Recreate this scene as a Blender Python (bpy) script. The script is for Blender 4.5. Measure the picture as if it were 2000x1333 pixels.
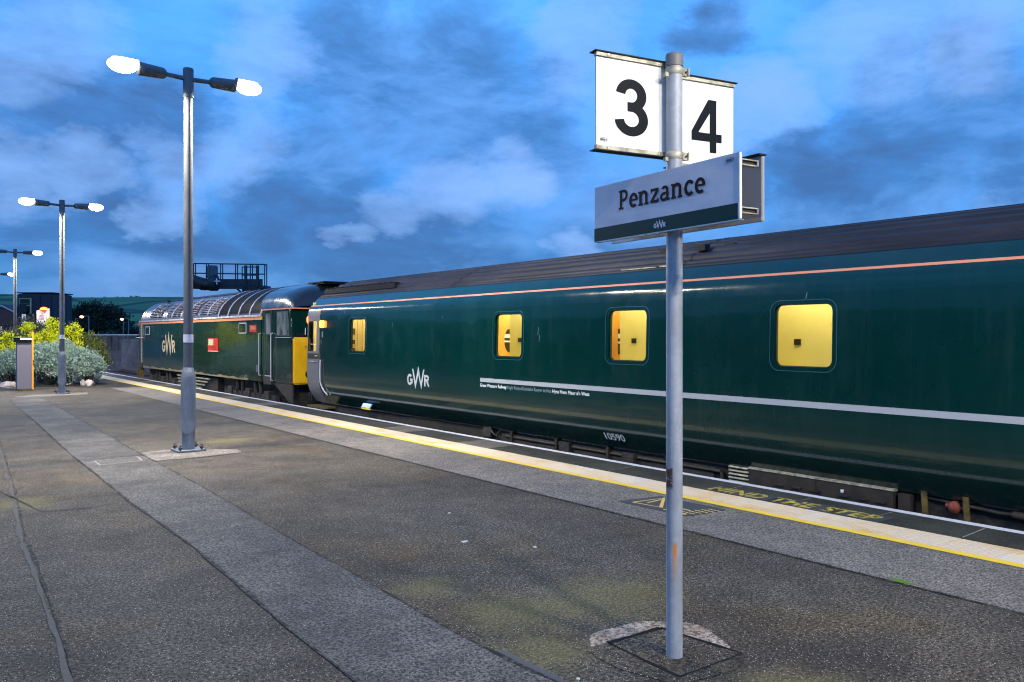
import bpy, bmesh, math, random
from math import sin, cos, pi, radians, sqrt, atan2
from mathutils import Vector, Matrix, noise
random.seed(7)
R = random.uniform
scene = bpy.context.scene
for o in list(bpy.data.objects): bpy.data.objects.remove(o)

# ------------------------------------------------------------------ camera
# World frame: +Y runs along the platform edge and the train, +X points across to the train,
# z = 0 is the platform surface, the rails lie at about z = -0.92.
YAW = math.atan(1210 / 1600)
SN, CS = sin(YAW), cos(YAW)
EYE = 1.65
cd = bpy.data.cameras.new('camera')
cam = bpy.data.objects.new('camera', cd)
scene.collection.objects.link(cam)
cam.location = (0, 0, EYE)
cam.rotation_euler = (radians(90), 0, -YAW)
cd.sensor_width = 36; cd.sensor_fit = 'HORIZONTAL'
cd.lens = 36 * 1600 / 2000
cd.shift_y = -(666.5 - 655) / 2000
cd.clip_start = 0.05; cd.clip_end = 6000
scene.camera = cam
scene.render.resolution_x = 1024; scene.render.resolution_y = 682

def at(px, depth, z=0.0):
    """point seen in column px of the 2000 px wide photo, at a depth in metres along the view axis"""
    q = (px - 1000) / 1600
    return Vector((depth * (SN + q * CS), depth * (CS - q * SN), z))

# ------------------------------------------------------------------ world
world = bpy.data.worlds.new("World"); scene.world = world
world.use_nodes = True
nt = world.node_tree; nt.nodes.clear()
def N(t, **kw):
    n = nt.nodes.new(t)
    for k, v in kw.items():
        if k in ('inputs',):
            for i, val in v.items(): n.inputs[i].default_value = val
        else: setattr(n, k, v)
    return n
def Lk(a, b): nt.links.new(a, b)
def M(op, a, b=None, c=None, clamp=False):
    n = nt.nodes.new('ShaderNodeMath'); n.operation = op; n.use_clamp = clamp
    for i, v in enumerate((a, b, c)):
        if v is None: continue
        if isinstance(v, (int, float)): n.inputs[i].default_value = v
        else: nt.links.new(v, n.inputs[i])
    return n.outputs[0]
def MIX(fac, a, b, typ='MIX'):
    n = nt.nodes.new('ShaderNodeMix'); n.data_type = 'RGBA'; n.blend_type = typ
    for i, v in ((0, fac), (6, a), (7, b)):
        if isinstance(v, (int, float)): n.inputs[i].default_value = v
        elif isinstance(v, tuple): n.inputs[i].default_value = (*v, 1)
        else: nt.links.new(v, n.inputs[i])
    return n.outputs[2]
wout = N('ShaderNodeOutputWorld'); bg = N('ShaderNodeBackground')
Lk(bg.outputs[0], wout.inputs[0])
tc = N('ShaderNodeTexCoord')
sky = N('ShaderNodeTexSky'); sky.sky_type = 'NISHITA'; sky.sun_disc = False
sky.sun_elevation = radians(1.0); sky.sun_rotation = radians(215)
sky.air_density = 1.0; sky.dust_density = 0.2; sky.ozone_density = 4.0
sep = N('ShaderNodeSeparateXYZ'); Lk(tc.outputs['Generated'], sep.inputs[0])
elev = sep.outputs[2]
# wispy warp of the direction so that the cloud masses get torn edges
nw = N('ShaderNodeTexNoise', inputs={'Scale': 3.0, 'Detail': 8.0, 'Roughness': 0.62})
mp = N('ShaderNodeMapping'); mp.inputs['Scale'].default_value = (1, 1, 1.9)
Lk(tc.outputs['Generated'], mp.inputs[0]); Lk(mp.outputs[0], nw.inputs['Vector'])
vs = N('ShaderNodeVectorMath', operation='SUBTRACT'); Lk(nw.outputs['Color'], vs.inputs[0]); vs.inputs[1].default_value = (.5, .5, .5)
vm = N('ShaderNodeVectorMath', operation='SCALE'); Lk(vs.outputs[0], vm.inputs[0]); vm.inputs['Scale'].default_value = 0.26
va = N('ShaderNodeVectorMath', operation='ADD'); Lk(tc.outputs['Generated'], va.inputs[0]); Lk(vm.outputs[0], va.inputs[1])
vn = N('ShaderNodeVectorMath', operation='NORMALIZE'); Lk(va.outputs[0], vn.inputs[0])
def cloud_mass(az, el, rad):
    """soft mask round a compass bearing az (deg from +Y towards +X) and elevation el"""
    a, e = radians(az), radians(el)
    v = (sin(a) * cos(e), cos(a) * cos(e), sin(e))
    d = N('ShaderNodeVectorMath', operation='DOT_PRODUCT'); Lk(vn.outputs[0], d.inputs[0]); d.inputs[1].default_value = v
    m = N('ShaderNodeMapRange'); m.interpolation_type = 'SMOOTHSTEP'
    Lk(d.outputs['Value'], m.inputs[0]); m.inputs[1].default_value = cos(radians(rad)); m.inputs[2].default_value = cos(radians(rad * .12))
    return m.outputs[0]
dark = [(8.3, 12.8, 6.6), (13.5, 13.7, 4.5), (7.2, 7.9, 5.2), (11.1, 7.5, 3.8), (26.5, 17.9, 6.9), (32.8, 16.5, 8.0), (38.9, 13.9, 6.9), (23.7, 11.2, 6.3), (21.7, 7.4, 5.2), (44.2, 6.2, 7.6), (30.7, 3.4, 10.4), (66.5, 14.2, 5.2), (62.5, 12.0, 5.9), (68.1, 9.9, 4.2), (56.4, 10.9, 3.1), (58.3, 7.5, 5.9), (50.5, 19.9, 3.1), (14.4, 3.1, 6.9)]
light = [(6.7, 9.9, 3.1), (9.4, 9.9, 2.8), (6.7, 17.8, 4.5), (14.4, 10.6, 3.8), (18.1, 12.2, 4.2), (18.8, 17.3, 3.1), (13.8, 7.7, 2.6), (12.6, 6.6, 1.7), (32.5, 10.1, 3.8), (36.4, 11.1, 3.1), (28.9, 8.3, 2.8), (27.2, 5.8, 1.6), (19.7, 19.5, 3.8), (42.5, 20.3, 4.2), (60.7, 18.8, 5.6), (65.9, 18.0, 4.2), (54.5, 14.9, 3.8), (67.8, 6.6, 3.1), (54.5, 3.2, 3.5), (40.0, 4.8, 2.1)]
D = None
for a in dark:
    m = cloud_mass(*a); D = m if D is None else M('MAXIMUM', D, m)
Lt = None
for a in light:
    m = cloud_mass(*a); Lt = m if Lt is None else M('MAXIMUM', Lt, m)
# general cloud field everywhere else
n2 = N('ShaderNodeTexNoise', inputs={'Scale': 2.2, 'Detail': 9.0, 'Roughness': 0.6, 'Distortion': 0.5})
mp2 = N('ShaderNodeMapping'); mp2.inputs['Scale'].default_value = (1, 1, 2.6); mp2.inputs['Location'].default_value = (3.1, 1.7, .4)
Lk(tc.outputs['Generated'], mp2.inputs[0]); Lk(mp2.outputs[0], n2.inputs['Vector'])
n3 = N('ShaderNodeTexNoise', inputs={'Scale': 6.0, 'Detail': 12.0, 'Roughness': 0.64, 'Distortion': 0.3})
Lk(mp2.outputs[0], n3.inputs['Vector'])
fld = M('MULTIPLY_ADD', M('SUBTRACT', n2.outputs['Fac'], .5), 2.2, M('MULTIPLY', M('SUBTRACT', n3.outputs['Fac'], .5), 1.75))
dk = M('ADD', M('MULTIPLY', D, .72), M('MULTIPLY', fld, 0.95), clamp=True)
lt = M('SUBTRACT', M('MULTIPLY', Lt, .66), M('MULTIPLY', fld, .75), clamp=True)
gr = N('ShaderNodeValToRGB'); Lk(elev, gr.inputs[0])
cr = gr.color_ramp
cr.elements[0].position = 0.0; cr.elements[0].color = (.038, .150, .38, 1)
cr.elements[1].position = 1.0; cr.elements[1].color = (.075, .23, .60, 1)
for p, c in ((.08, (.036, .165, .42)), (.2, (.050, .235, .60)), (.38, (.080, .320, .76)), (.6, (.065, .27, .66))):
    e = cr.elements.new(p); e.color = (*c, 1)
skyk = MIX(1.0, sky.outputs[0], (.035, .06, .11), 'MULTIPLY')
clear = MIX(1.0, gr.outputs[0], skyk, 'ADD')
c1 = MIX(M('MULTIPLY', dk, .90), clear, (.042, .108, .275))
c2 = MIX(M('MULTIPLY', lt, .80), c1, (.215, .375, .72))
Lk(c2, bg.inputs[0]); bg.inputs[1].default_value = 0.82

# ------------------------------------------------------------------ last daylight, very weak, from behind the camera
sd = bpy.data.lights.new('sun', 'SUN'); sd.energy = 0.12; sd.angle = radians(20); sd.color = (.72, .82, 1.0)
so = bpy.data.objects.new('sun', sd); scene.collection.objects.link(so)
so.rotation_euler = (radians(62), 0, radians(-35))

scene.view_settings.view_transform = 'Standard'; scene.view_settings.look = 'None'
scene.view_settings.exposure = 0.88; scene.view_settings.gamma = 1.0
scene.view_settings.use_curve_mapping = False
scene.cycles.filter_width = 1.15

# ================================================================== helpers
def link(o): scene.collection.objects.link(o); return o
def thing(name, label, cat, loc=(0, 0, 0), rz=0, group=None):
    o = link(bpy.data.objects.new(name, None)); o.location = loc; o.rotation_euler = (0, 0, rz)
    o.empty_display_size = .2
    o['label'] = label; o['category'] = cat
    if group: o['group'] = group
    return o
def tag(o, label, cat, group=None):
    o['label'] = label; o['category'] = cat
    if group: o['group'] = group
    return o
def offs(p):
    v = Vector((0, 0, 0))
    while p is not None: v = v + Vector(p.location); p = p.parent
    return v
class MB:
    def __init__(s): s.v = []; s.f = []; s.sm = []
    def add(s, vs, fs, smooth=False):
        b = len(s.v); s.v += [Vector(p) for p in vs]; s.f += [tuple(b + i for i in f) for f in fs]; s.sm += [smooth] * len(fs); return s
    def box(s, x0, x1, y0, y1, z0, z1):
        return s.add([(x0,y0,z0),(x1,y0,z0),(x1,y1,z0),(x0,y1,z0),(x0,y0,z1),(x1,y0,z1),(x1,y1,z1),(x0,y1,z1)],
                     [(0,3,2,1),(4,5,6,7),(0,1,5,4),(1,2,6,5),(2,3,7,6),(3,0,4,7)])
    def obox(s, o, a, b, c):
        """box from corner o with edge vectors a, b, c"""
        o, a, b, c = map(Vector, (o, a, b, c))
        if a.cross(b).dot(c) < 0: a, b = b, a
        return s.add([o, o+a, o+a+b, o+b, o+c, o+a+c, o+a+b+c, o+b+c], [(0,3,2,1),(4,5,6,7),(0,1,5,4),(1,2,6,5),(2,3,7,6),(3,0,4,7)])
    def cbox(s, c, d):
        return s.box(c[0]-d[0]/2, c[0]+d[0]/2, c[1]-d[1]/2, c[1]+d[1]/2, c[2]-d[2]/2, c[2]+d[2]/2)
    def tube(s, p0, p1, r0, r1=None, n=12, caps=True):
        if r1 is None: r1 = r0
        p0, p1 = Vector(p0), Vector(p1); d = (p1 - p0).normalized()
        a = d.orthogonal().normalized(); b = d.cross(a)
        vs = []
        for p, r in ((p0, r0), (p1, r1)):
            for i in range(n):
                t = 2*pi*i/n; vs.append(p + a*cos(t)*r + b*sin(t)*r)
        fs = [(i, (i+1) % n, n+(i+1) % n, n+i) for i in range(n)]
        s.add(vs, fs, True)
        if caps:
            s.add(vs[:n], [tuple(reversed(range(n)))]); s.add(vs[n:], [tuple(range(n))])
        return s
    def path(s, pts, r, n=8):
        for a, b in zip(pts, pts[1:]): s.tube(a, b, r, n=n)
        return s
    def lathe(s, c, prof, n=24):
        """prof: list of (radius, z) going up, about the vertical through c"""
        vs = []
        for r, z in prof:
            for i in range(n):
                t = 2*pi*i/n; vs.append((c[0]+r*cos(t), c[1]+r*sin(t), c[2]+z))
        fs = []
        for k in range(len(prof)-1):
            for i in range(n):
                j = (i+1) % n; fs.append((k*n+i, k*n+j, (k+1)*n+j, (k+1)*n+i))
        s.add(vs, fs, True)
        s.add(vs[:n], [tuple(reversed(range(n)))]); s.add(vs[-n:], [tuple(range(n))])
        return s
    def slab(s, poly, o, ex, ey, th):
        """polygon (list of 2D) lying in plane o + x*ex + y*ey, thickness th along the normal ex x ey"""
        o, ex, ey = Vector(o), Vector(ex), Vector(ey); nrm = ex.cross(ey).normalized()
        area = sum(a[0]*b[1]-b[0]*a[1] for a, b in zip(poly, poly[1:]+poly[:1]))
        if area < 0: poly = poly[::-1]
        n = len(poly)
        vs = [o + ex*x + ey*y for x, y in poly] + [o + ex*x + ey*y + nrm*th for x, y in poly]
        return s.add(vs, [tuple(range(n, 2*n)), tuple(reversed(range(n)))] + [(i, (i+1) % n, n+(i+1) % n, n+i) for i in range(n)])
    def mesh(s, name, off=(0, 0, 0)):
        off = Vector(off)
        me = bpy.data.meshes.new(name); me.from_pydata([p - off for p in s.v], [], s.f)
        me.polygons.foreach_set('use_smooth', s.sm); me.update()
        return me
    def build(s, name, mat, parent=None, off=None, bevel=0, label=None):
        if off is None: off = offs(parent) if parent else (0, 0, 0)
        me = s.mesh(name, off); me.materials.append(mat)
        if bevel:
            bm = bmesh.new(); bm.from_mesh(me); bmesh.ops.remove_doubles(bm, verts=bm.verts, dist=1e-5)
            es = [e for e in bm.edges if len(e.link_faces) == 2 and e.calc_face_angle(0) > .6]
            bmesh.ops.bevel(bm, geom=es, offset=bevel, segments=2, affect='EDGES', clamp_overlap=True)
            bm.to_mesh(me); bm.free()
        o = link(bpy.data.objects.new(name, me))
        if parent: o.parent = parent
        if label: o['label'] = label
        return o
def struct(name, mb, mat, parent=None, stuff=False):
    o = mb.build(name, mat, parent)
    if parent is None: o['kind'] = 'structure'
    if stuff: o['kind'] = 'stuff'
    return o
def copy_tree(o, parent=None):
    c = o.copy(); scene.collection.objects.link(c)
    if parent: c.parent = parent
    for ch in [x for x in bpy.data.objects if x.parent is o]: copy_tree(ch, c)
    return c

# ------------------------------------------------------------------ materials
MATS = {}
class Mat:
    def __init__(s, name, col=(.5, .5, .5), rough=.6, metal=0, coat=0, spec=.5):
        m = bpy.data.materials.new(name); m.use_nodes = True; s.m = m; s.t = m.node_tree
        s.b = s.t.nodes['Principled BSDF']
        s.b.inputs['Base Color'].default_value = (*col, 1); s.b.inputs['Roughness'].default_value = rough
        s.b.inputs['Metallic'].default_value = metal; s.b.inputs['Coat Weight'].default_value = coat
        s.b.inputs['Specular IOR Level'].default_value = spec
        s.tc = s.t.nodes.new('ShaderNodeTexCoord'); s.geo = s.t.nodes.new('ShaderNodeNewGeometry')
    def pos(s, sc=(1, 1, 1)):
        n = s.t.nodes.new('ShaderNodeMapping'); n.inputs['Scale'].default_value = sc
        s.t.links.new(s.geo.outputs['Position'], n.inputs[0]); return n.outputs[0]
    def noise(s, scale, detail=4, rough=.55, sc=(1, 1, 1), dist=0):
        n = s.t.nodes.new('ShaderNodeTexNoise'); n.inputs['Scale'].default_value = scale; n.inputs['Detail'].default_value = detail
        n.inputs['Roughness'].default_value = rough; n.inputs['Distortion'].default_value = dist
        s.t.links.new(s.pos(sc), n.inputs['Vector']); return n.outputs['Fac']
    def voro(s, scale, feat='F1', sc=(1, 1, 1), out='Distance', rnd=1):
        n = s.t.nodes.new('ShaderNodeTexVoronoi'); n.feature = feat; n.inputs['Scale'].default_value = scale
        n.inputs['Randomness'].default_value = rnd
        s.t.links.new(s.pos(sc), n.inputs['Vector']); return n.outputs[out]
    def ramp(s, v, stops):
        n = s.t.nodes.new('ShaderNodeValToRGB'); s.t.links.new(v, n.inputs[0]); c = n.color_ramp
        while len(c.elements) < len(stops): c.elements.new(.5)
        for e, (p, col) in zip(c.elements, stops):
            e.position = p; e.color = (*col, 1) if isinstance(col, tuple) else (col, col, col, 1)
        return n.outputs[0]
    def mix(s, f, a, b, typ='MIX'):
        n = s.t.nodes.new('ShaderNodeMix'); n.data_type = 'RGBA'; n.blend_type = typ
        for i, v in ((0, f), (6, a), (7, b)):
            if isinstance(v, (int, float)): n.inputs[i].default_value = v
            elif isinstance(v, tuple): n.inputs[i].default_value = (*v, 1)
            else: s.t.links.new(v, n.inputs[i])
        return n.outputs[2]
    def math(s, op, a, b=0, clamp=False):
        n = s.t.nodes.new('ShaderNodeMath'); n.operation = op; n.use_clamp = clamp
        for i, v in enumerate((a, b)):
            if isinstance(v, (int, float)): n.inputs[i].default_value = v
            else: s.t.links.new(v, n.inputs[i])
        return n.outputs[0]
    def col(s, v): s.t.links.new(v, s.b.inputs['Base Color']); return s
    def rough(s, v): s.t.links.new(v, s.b.inputs['Roughness']); return s
    def bump(s, v, strength=.3, dist=.01):
        n = s.t.nodes.new('ShaderNodeBump'); n.inputs['Strength'].default_value = strength; n.inputs['Distance'].default_value = dist
        s.t.links.new(v, n.inputs['Height']); s.t.links.new(n.outputs[0], s.b.inputs['Normal'])
        s.t.links.new(n.outputs[0], s.b.inputs['Coat Normal']) if s.b.inputs['Coat Weight'].default_value > 0 else None
        return s

def speckled(name, lo, hi, spark, blotch=None, bscale=.8, stain=None, rough=.85, grain=140, sparks=.93, bump=.9, blobs=()):
    a = Mat(name, rough=rough, spec=.35)
    g = a.noise(grain, 2, .8)
    c = a.ramp(g, [(.40, lo), (.60, hi)])
    g2 = a.noise(38, 3, .7)
    c = a.mix(a.math('MULTIPLY', g2, .55), c, lo)
    c = a.mix(a.ramp(a.noise(3.2, 5, .68), [(.40, 0.0), (.70, .55)]), c, tuple(x*1.6 for x in lo))
    b = a.noise(bscale, 5, .6)
    if blotch: c = a.mix(a.ramp(b, [(.42, 0.0), (.66, 1.0)]), c, blotch, 'MULTIPLY')
    if stain:
        b3 = a.noise(.55, 4, .62, dist=.4)
        c = a.mix(a.ramp(b3, [(.50, 0.0), (.68, .8)]), c, stain, 'MULTIPLY')
    v = a.voro(95, out='Color')
    sep = a.t.nodes.new('ShaderNodeSeparateColor'); a.t.links.new(v, sep.inputs[0])
    dd = a.voro(95)
    sp = a.math('MULTIPLY', a.math('GREATER_THAN', sep.outputs[0], sparks), a.math('LESS_THAN', a.math('ADD', dd, a.math('MULTIPLY', sep.outputs[1], .16)), .30))
    c = a.mix(sp, c, spark)
    for (bx, by, br) in blobs:
        vd = a.t.nodes.new('ShaderNodeVectorMath'); vd.operation = 'DISTANCE'; a.t.links.new(a.geo.outputs['Position'], vd.inputs[0]); vd.inputs[1].default_value = (bx, by, 0)
        k = a.math('ADD', a.math('DIVIDE', vd.outputs['Value'], br), a.math('MULTIPLY', a.math('SUBTRACT', a.noise(5, 5, .7), .5), 1.6))
        c = a.mix(a.math('MULTIPLY', a.ramp(k, [(.35, 1.0), (.95, 0.0)]), a.math('MULTIPLY', g, .75)), c, (.20, .175, .055))
    a.col(c)
    h = a.math('ADD', a.noise(90, 3, .8), a.math('MULTIPLY', a.noise(6, 3, .6), .8))
    a.bump(h, bump, .012)
    return a.m

ASPH = speckled('asphalt', (.008, .007, .006), (.245, .208, .160), (.72, .66, .55), (.46, .45, .47), .6, (1.22, 1.0, .58), sparks=.74, grain=50, blobs=((3.62, 3.75, .55), (2.95, 3.9, .45), (2.72, 3.3, .35), (3.35, 2.2, .4), (2.8, 4.6, .3), (1.0, 9.3, .5), (4.2, 12.9, .5)))
ASPH_OLD = speckled('asphalt_trench', (.022, .022, .024), (.31, .285, .25), (.5, .5, .5), (.52, .52, .55), .9, None, sparks=.84, grain=56)
CONC = speckled('light_asphalt', (.05, .044, .042), (.50, .445, .38), (.55, .5, .48), (.72, .70, .72), .5, None, sparks=.97, grain=60)
COPE = speckled('coping_stone', (.016, .017, .014), (.12, .12, .09), (.42, .40, .33), (.5, .5, .5), 2.0, None, sparks=.965)
MESH_PATCH = speckled('patch_asphalt', (.045, .042, .042), (.17, .158, .15), (.42, .40, .36), (.7, .7, .7), 2.0, None)
GRAVEL = speckled('rough_concrete', (.10, .075, .055), (.72, .60, .50), (.85, .78, .7), (.9, .8, .7), 4.0, None, grain=34, sparks=.8, bump=1.0)

tm = Mat('tactile', rough=.75)
st = tm.noise(1.5, 5, .62, sc=(2.2, 1, 1), dist=.6)
c = tm.ramp(st, [(.38, (.74, .64, .52)), (.52, (.76, .62, .42)), (.66, (.70, .44, .15)), (.80, (.55, .30, .08))])
c = tm.mix(tm.math('MULTIPLY', tm.noise(60, 3, .7), .35), c, (.35, .30, .25))
oi = tm.t.nodes.new('ShaderNodeObjectInfo')
c = tm.mix(tm.math('MULTIPLY', oi.outputs['Random'], .30), c, (.66, .42, .18))
tm.col(c)
TACT = tm.bump(tm.noise(80, 2), .25, .006).m

def worn_paint(name, col, under, cut=.62, scale=14, rough=.6):
    a = Mat(name, rough=rough)
    n = a.math('ADD', a.math('MULTIPLY', a.noise(scale, 5, .7), .6), a.math('MULTIPLY', a.noise(110, 2, .8), .4))
    a.col(a.mix(a.ramp(n, [(cut - .03, 0.0), (cut + .04, 1.0)]), col, under)); a.bump(a.noise(120, 2), .3, .006)
    return a.m
YEL = worn_paint('yellow_paint', (.86, .58, .05), (.25, .2, .1), .68)
WHT = worn_paint('white_paint', (.66, .65, .68), (.2, .2, .2), .68)
YTXT = worn_paint('yellow_stencil', (.66, .52, .05), (.05, .048, .04), .50)
TAR = worn_paint('tar_joint', (.004, .004, .004), (.10, .09, .075), .52, 16, 1.0)
OLDJ = worn_paint('old_joint_filler', (.075, .070, .060), (.06, .055, .052), .5, 22, .9)
PALEJ = worn_paint('pale_joint', (.30, .28, .25), (.08, .075, .07), .55, 22, .9)
MATG = Mat('dark_mat', (.035, .042, .055), .8); MATG.bump(MATG.noise(90, 2), .4, .006); MATG = MATG.m

def galv(name, base=(.25, .28, .33), rough=.58, metal=.1, rust=False):
    a = Mat(name, base, rough, metal)
    n = a.noise(9, 5, .65, sc=(1, 1, .35)); v = a.voro(45, out='Color')
    sp = a.t.nodes.new('ShaderNodeSeparateColor'); a.t.links.new(v, sp.inputs[0])
    c = a.ramp(n, [(.3, tuple(x*.70 for x in base)), (.55, base), (.75, tuple(min(1, x*1.28) for x in base))])
    c = a.mix(a.math('MULTIPLY', sp.outputs[0], .16), c, (.12, .13, .15))
    if rust:
        sx = a.t.nodes.new('ShaderNodeSeparateXYZ'); a.t.links.new(a.geo.outputs['Position'], sx.inputs[0])
        def band(lo, hi, fade):
            m1 = a.t.nodes.new('ShaderNodeMapRange'); a.t.links.new(sx.outputs[2], m1.inputs[0]); m1.inputs[1].default_value = lo; m1.inputs[2].default_value = lo + fade
            m2 = a.t.nodes.new('ShaderNodeMapRange'); a.t.links.new(sx.outputs[2], m2.inputs[0]); m2.inputs[1].default_value = hi; m2.inputs[2].default_value = hi - .02
            return a.math('MULTIPLY', m1.outputs[0], m2.outputs[0])
        # side of the pole on which the rust runs
        g = a.t.nodes.new('ShaderNodeVectorMath'); g.operation = 'DOT_PRODUCT'; a.t.links.new(a.geo.outputs['Normal'], g.inputs[0]); g.inputs[1].default_value = (-.70, -.71, 0)
        side = a.ramp(g.outputs['Value'], [(.93, 0.0), (.995, 1.0)])
        r1 = a.math('MULTIPLY', a.math('MULTIPLY', band(.38, .60, .17), side), a.ramp(a.noise(26, 4, .6, sc=(2, 2, .25)), [(.36, 0.0), (.50, 1.0)]))
        g2 = a.t.nodes.new('ShaderNodeVectorMath'); g2.operation = 'DOT_PRODUCT'; a.t.links.new(a.geo.outputs['Normal'], g2.inputs[0]); g2.inputs[1].default_value = (-.99, .10, 0)
        side2 = a.ramp(g2.outputs['Value'], [(.75, 0.0), (.86, 1.0)])
        r2 = a.math('MULTIPLY', a.math('MULTIPLY', band(.86, .99, .02), side2), a.ramp(a.noise(30, 3), [(.35, 0.0), (.45, 1.0)]))
        c = a.mix(a.math('MULTIPLY', r1, 1.0), c, (.58, .20, .02)); c = a.mix(r2, c, (.09, .05, .035))
    a.col(c); a.rough(a.ramp(n, [(.3, rough - .1), (.7, rough + .12)])); a.bump(a.noise(120, 2), .08, .003)
    return a.m
GALV = galv('galvanised_steel', (.19, .215, .25)); GALV_D = galv('dull_galvanised', (.11, .125, .15), .6, .1)
GALV_P = galv('galvanised_sign_pole', (.33, .36, .41), .5, .1, rust=True)
GREYCAP = Mat('grey_plastic', (.13, .13, .14), .55).m
ALU = Mat('aluminium', (.55, .55, .56), .35, .85)
ALU.rough(ALU.ramp(ALU.noise(15, 4), [(.3, .25), (.7, .45)])); ALU = ALU.m
ANOD = Mat('aged_cream_rail', (.46, .44, .36), .5, .2); ANOD.col(ANOD.ramp(ANOD.noise(18, 4), [(.35, (.20, .19, .14)), (.6, (.48, .46, .36))])); ANOD = ANOD.m
BLACKISH = Mat('black_print', (.006, .008, .012), .5, spec=.08).m
NAVY = Mat('navy_print', (.008, .006, .016), .5, spec=.08).m
SIGNW = Mat('sign_white', (.78, .77, .75), .3, spec=.3); SIGNW.col(SIGNW.ramp(SIGNW.noise(5, 5, .6), [(.3, (.72, .71, .68)), (.6, (.80, .79, .77))])); SIGNW = SIGNW.m
SIGNL = Mat('sign_pale', (.62, .60, .66), .35, spec=.3); SIGNL.col(SIGNL.ramp(SIGNL.noise(6, 5, .6, sc=(1, 1, 2)), [(.3, (.55, .53, .60)), (.65, (.66, .64, .70))])); SIGNL = SIGNL.m
SIGNG = Mat('sign_green', (.002, .042, .045), .5, spec=.1).m
DARKRAIL = Mat('dark_rail', (.012, .011, .014), .6, spec=.2).m
STICK = Mat('sticker_print', (.10, .10, .13), .5).m
PRINTW = Mat('white_print', (.70, .71, .76), .35).m
CREAMP = Mat('cream_print', (.62, .50, .32), .4).m
SILVERP = Mat('silver_print', (.50, .52, .56), .35, .2).m
GREYP = Mat('grey_print', (.24, .31, .36), .4).m

def coachpaint(name, col, rough=.16, wav=.10, dirt=(.05, .05, .045), lo=0.0):
    a = Mat(name, col, rough, 0, .5, spec=.3)
    a.b.inputs['Coat Roughness'].default_value = .03
    n = a.noise(2.2, 6, .66, sc=(1, 1, .32)); n2 = a.noise(1.1, 4, .6)
    sx = a.t.nodes.new('ShaderNodeSeparateXYZ'); a.t.links.new(a.geo.outputs['Position'], sx.inputs[0])
    c = a.mix(a.ramp(n, [(.50, 0.0), (.80, .45)]), col, tuple(x*1.5+.012 for x in col))
    c = a.mix(a.ramp(n2, [(.55, 0.0), (.8, .3)]), c, tuple(x*.6 for x in col))
    stn = a.noise(5.5, 5, .7, sc=(1, 1, .07)); c = a.mix(a.ramp(stn, [(.54, 0.0), (.78, .13)]), c, (.055, .075, .07))
    # brake dust low on the side
    mr = a.t.nodes.new('ShaderNodeMapRange'); a.t.links.new(sx.outputs[2], mr.inputs[0]); mr.inputs[1].default_value = .9; mr.inputs[2].default_value = -.1
    c = a.mix(a.math('MULTIPLY', mr.outputs[0], a.math('MULTIPLY', a.noise(5, 5, .7, sc=(1, 1, .5)), .5 + lo)), c, dirt)
    a.col(c)
    a.rough(a.ramp(a.noise(3.0, 5, .65), [(.3, rough*.7), (.75, rough*1.9)]))
    h = a.math('ADD', a.noise(1.15, 2, .45, sc=(1, 1, .55)), a.math('MULTIPLY', a.noise(4.5, 2, .4, sc=(1, 1, .45)), .12))
    a.bump(h, wav, .08)
    return a.m
GREEN = coachpaint('coach_green', (.0006, .024, .022), .13)
LGREEN = coachpaint('loco_green', (.002, .024, .020), .13, .14, (.055, .05, .032), .35)
COWL = coachpaint('cantrail_blue_green', (.006, .065, .092), .22, .06)
rf = Mat('coach_roof', (.06, .055, .07), .62, spec=.3)
rf.col(rf.ramp(rf.noise(2.5, 6, .65, sc=(1, .25, 1)), [(.3, (.012, .011, .015)), (.55, (.028, .025, .033)), (.75, (.055, .048, .055))]))
rf.bump(rf.noise(20, 4), .25, .01); ROOF = rf.m
DOORG = Mat('door_grey', (.17, .17, .185), .42, .2); DOORG.bump(DOORG.noise(3, 3), .08, .03); DOORG = DOORG.m
ORANGE = Mat('orange_line', (.80, .27, .13), .35).m
BARW = Mat('pale_stripe', (.36, .385, .42), .5).m
RUB = Mat('black_rubber', (.012, .013, .015), .5).m
SEAL = Mat('window_seal', (.02, .075, .10), .3).m
ug = Mat('grimy_underframe', (.02, .018, .016), .75)
ug.col(ug.ramp(ug.noise(6, 6, .7), [(.3, (.007, .007, .007)), (.55, (.024, .021, .018)), (.78, (.07, .055, .038))])); ug.bump(ug.noise(22, 4), .5, .02); UNDER = ug.m
ub = Mat('dirty_brown_steel', (.08, .065, .05), .7); ub.col(ub.ramp(ub.noise(7, 6, .7), [(.3, (.006, .005, .004)), (.7, (.035, .026, .018))])); BROWN = ub.m
YFAD = Mat('faded_yellow', (.45, .32, .06), .6); YFAD.col(YFAD.ramp(YFAD.noise(10, 5, .7), [(.35, (.03, .024, .012)), (.65, (.16, .11, .02))])); YFAD = YFAD.m
REDCAP = Mat('red_fitting', (.20, .04, .025), .7).m
WARN_Y = Mat('nose_yellow', (.86, .50, .015), .35, 0, .3); WARN_Y.col(WARN_Y.ramp(WARN_Y.noise(4, 5, .6, sc=(1, 1, .4)), [(.3, (.70, .38, .01)), (.6, (.88, .50, .012))])); WARN_Y = WARN_Y.m
SILVER = Mat('roof_silver', (.38, .42, .52), .30, .1)
SILVER.col(SILVER.ramp(SILVER.noise(5, 5, .65), [(.3, (.02, .024, .036)), (.6, (.07, .085, .12))])); SILVER = SILVER.m
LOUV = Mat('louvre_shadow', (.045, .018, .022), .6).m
GUTT = Mat('white_gutter', (.60, .58, .58), .4); GUTT.col(GUTT.ramp(GUTT.noise(9, 5, .7), [(.35, (.30, .27, .28)), (.6, (.66, .63, .64))])); GUTT = GUTT.m
DOME = coachpaint('roof_dome', (.012, .015, .024), .20, .05)
RIBM = Mat('roof_rib_silver', (.20, .225, .29), .45, .1).m
PLATE_R = Mat('red_plate', (.50, .028, .018), .5, spec=.2).m
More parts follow.
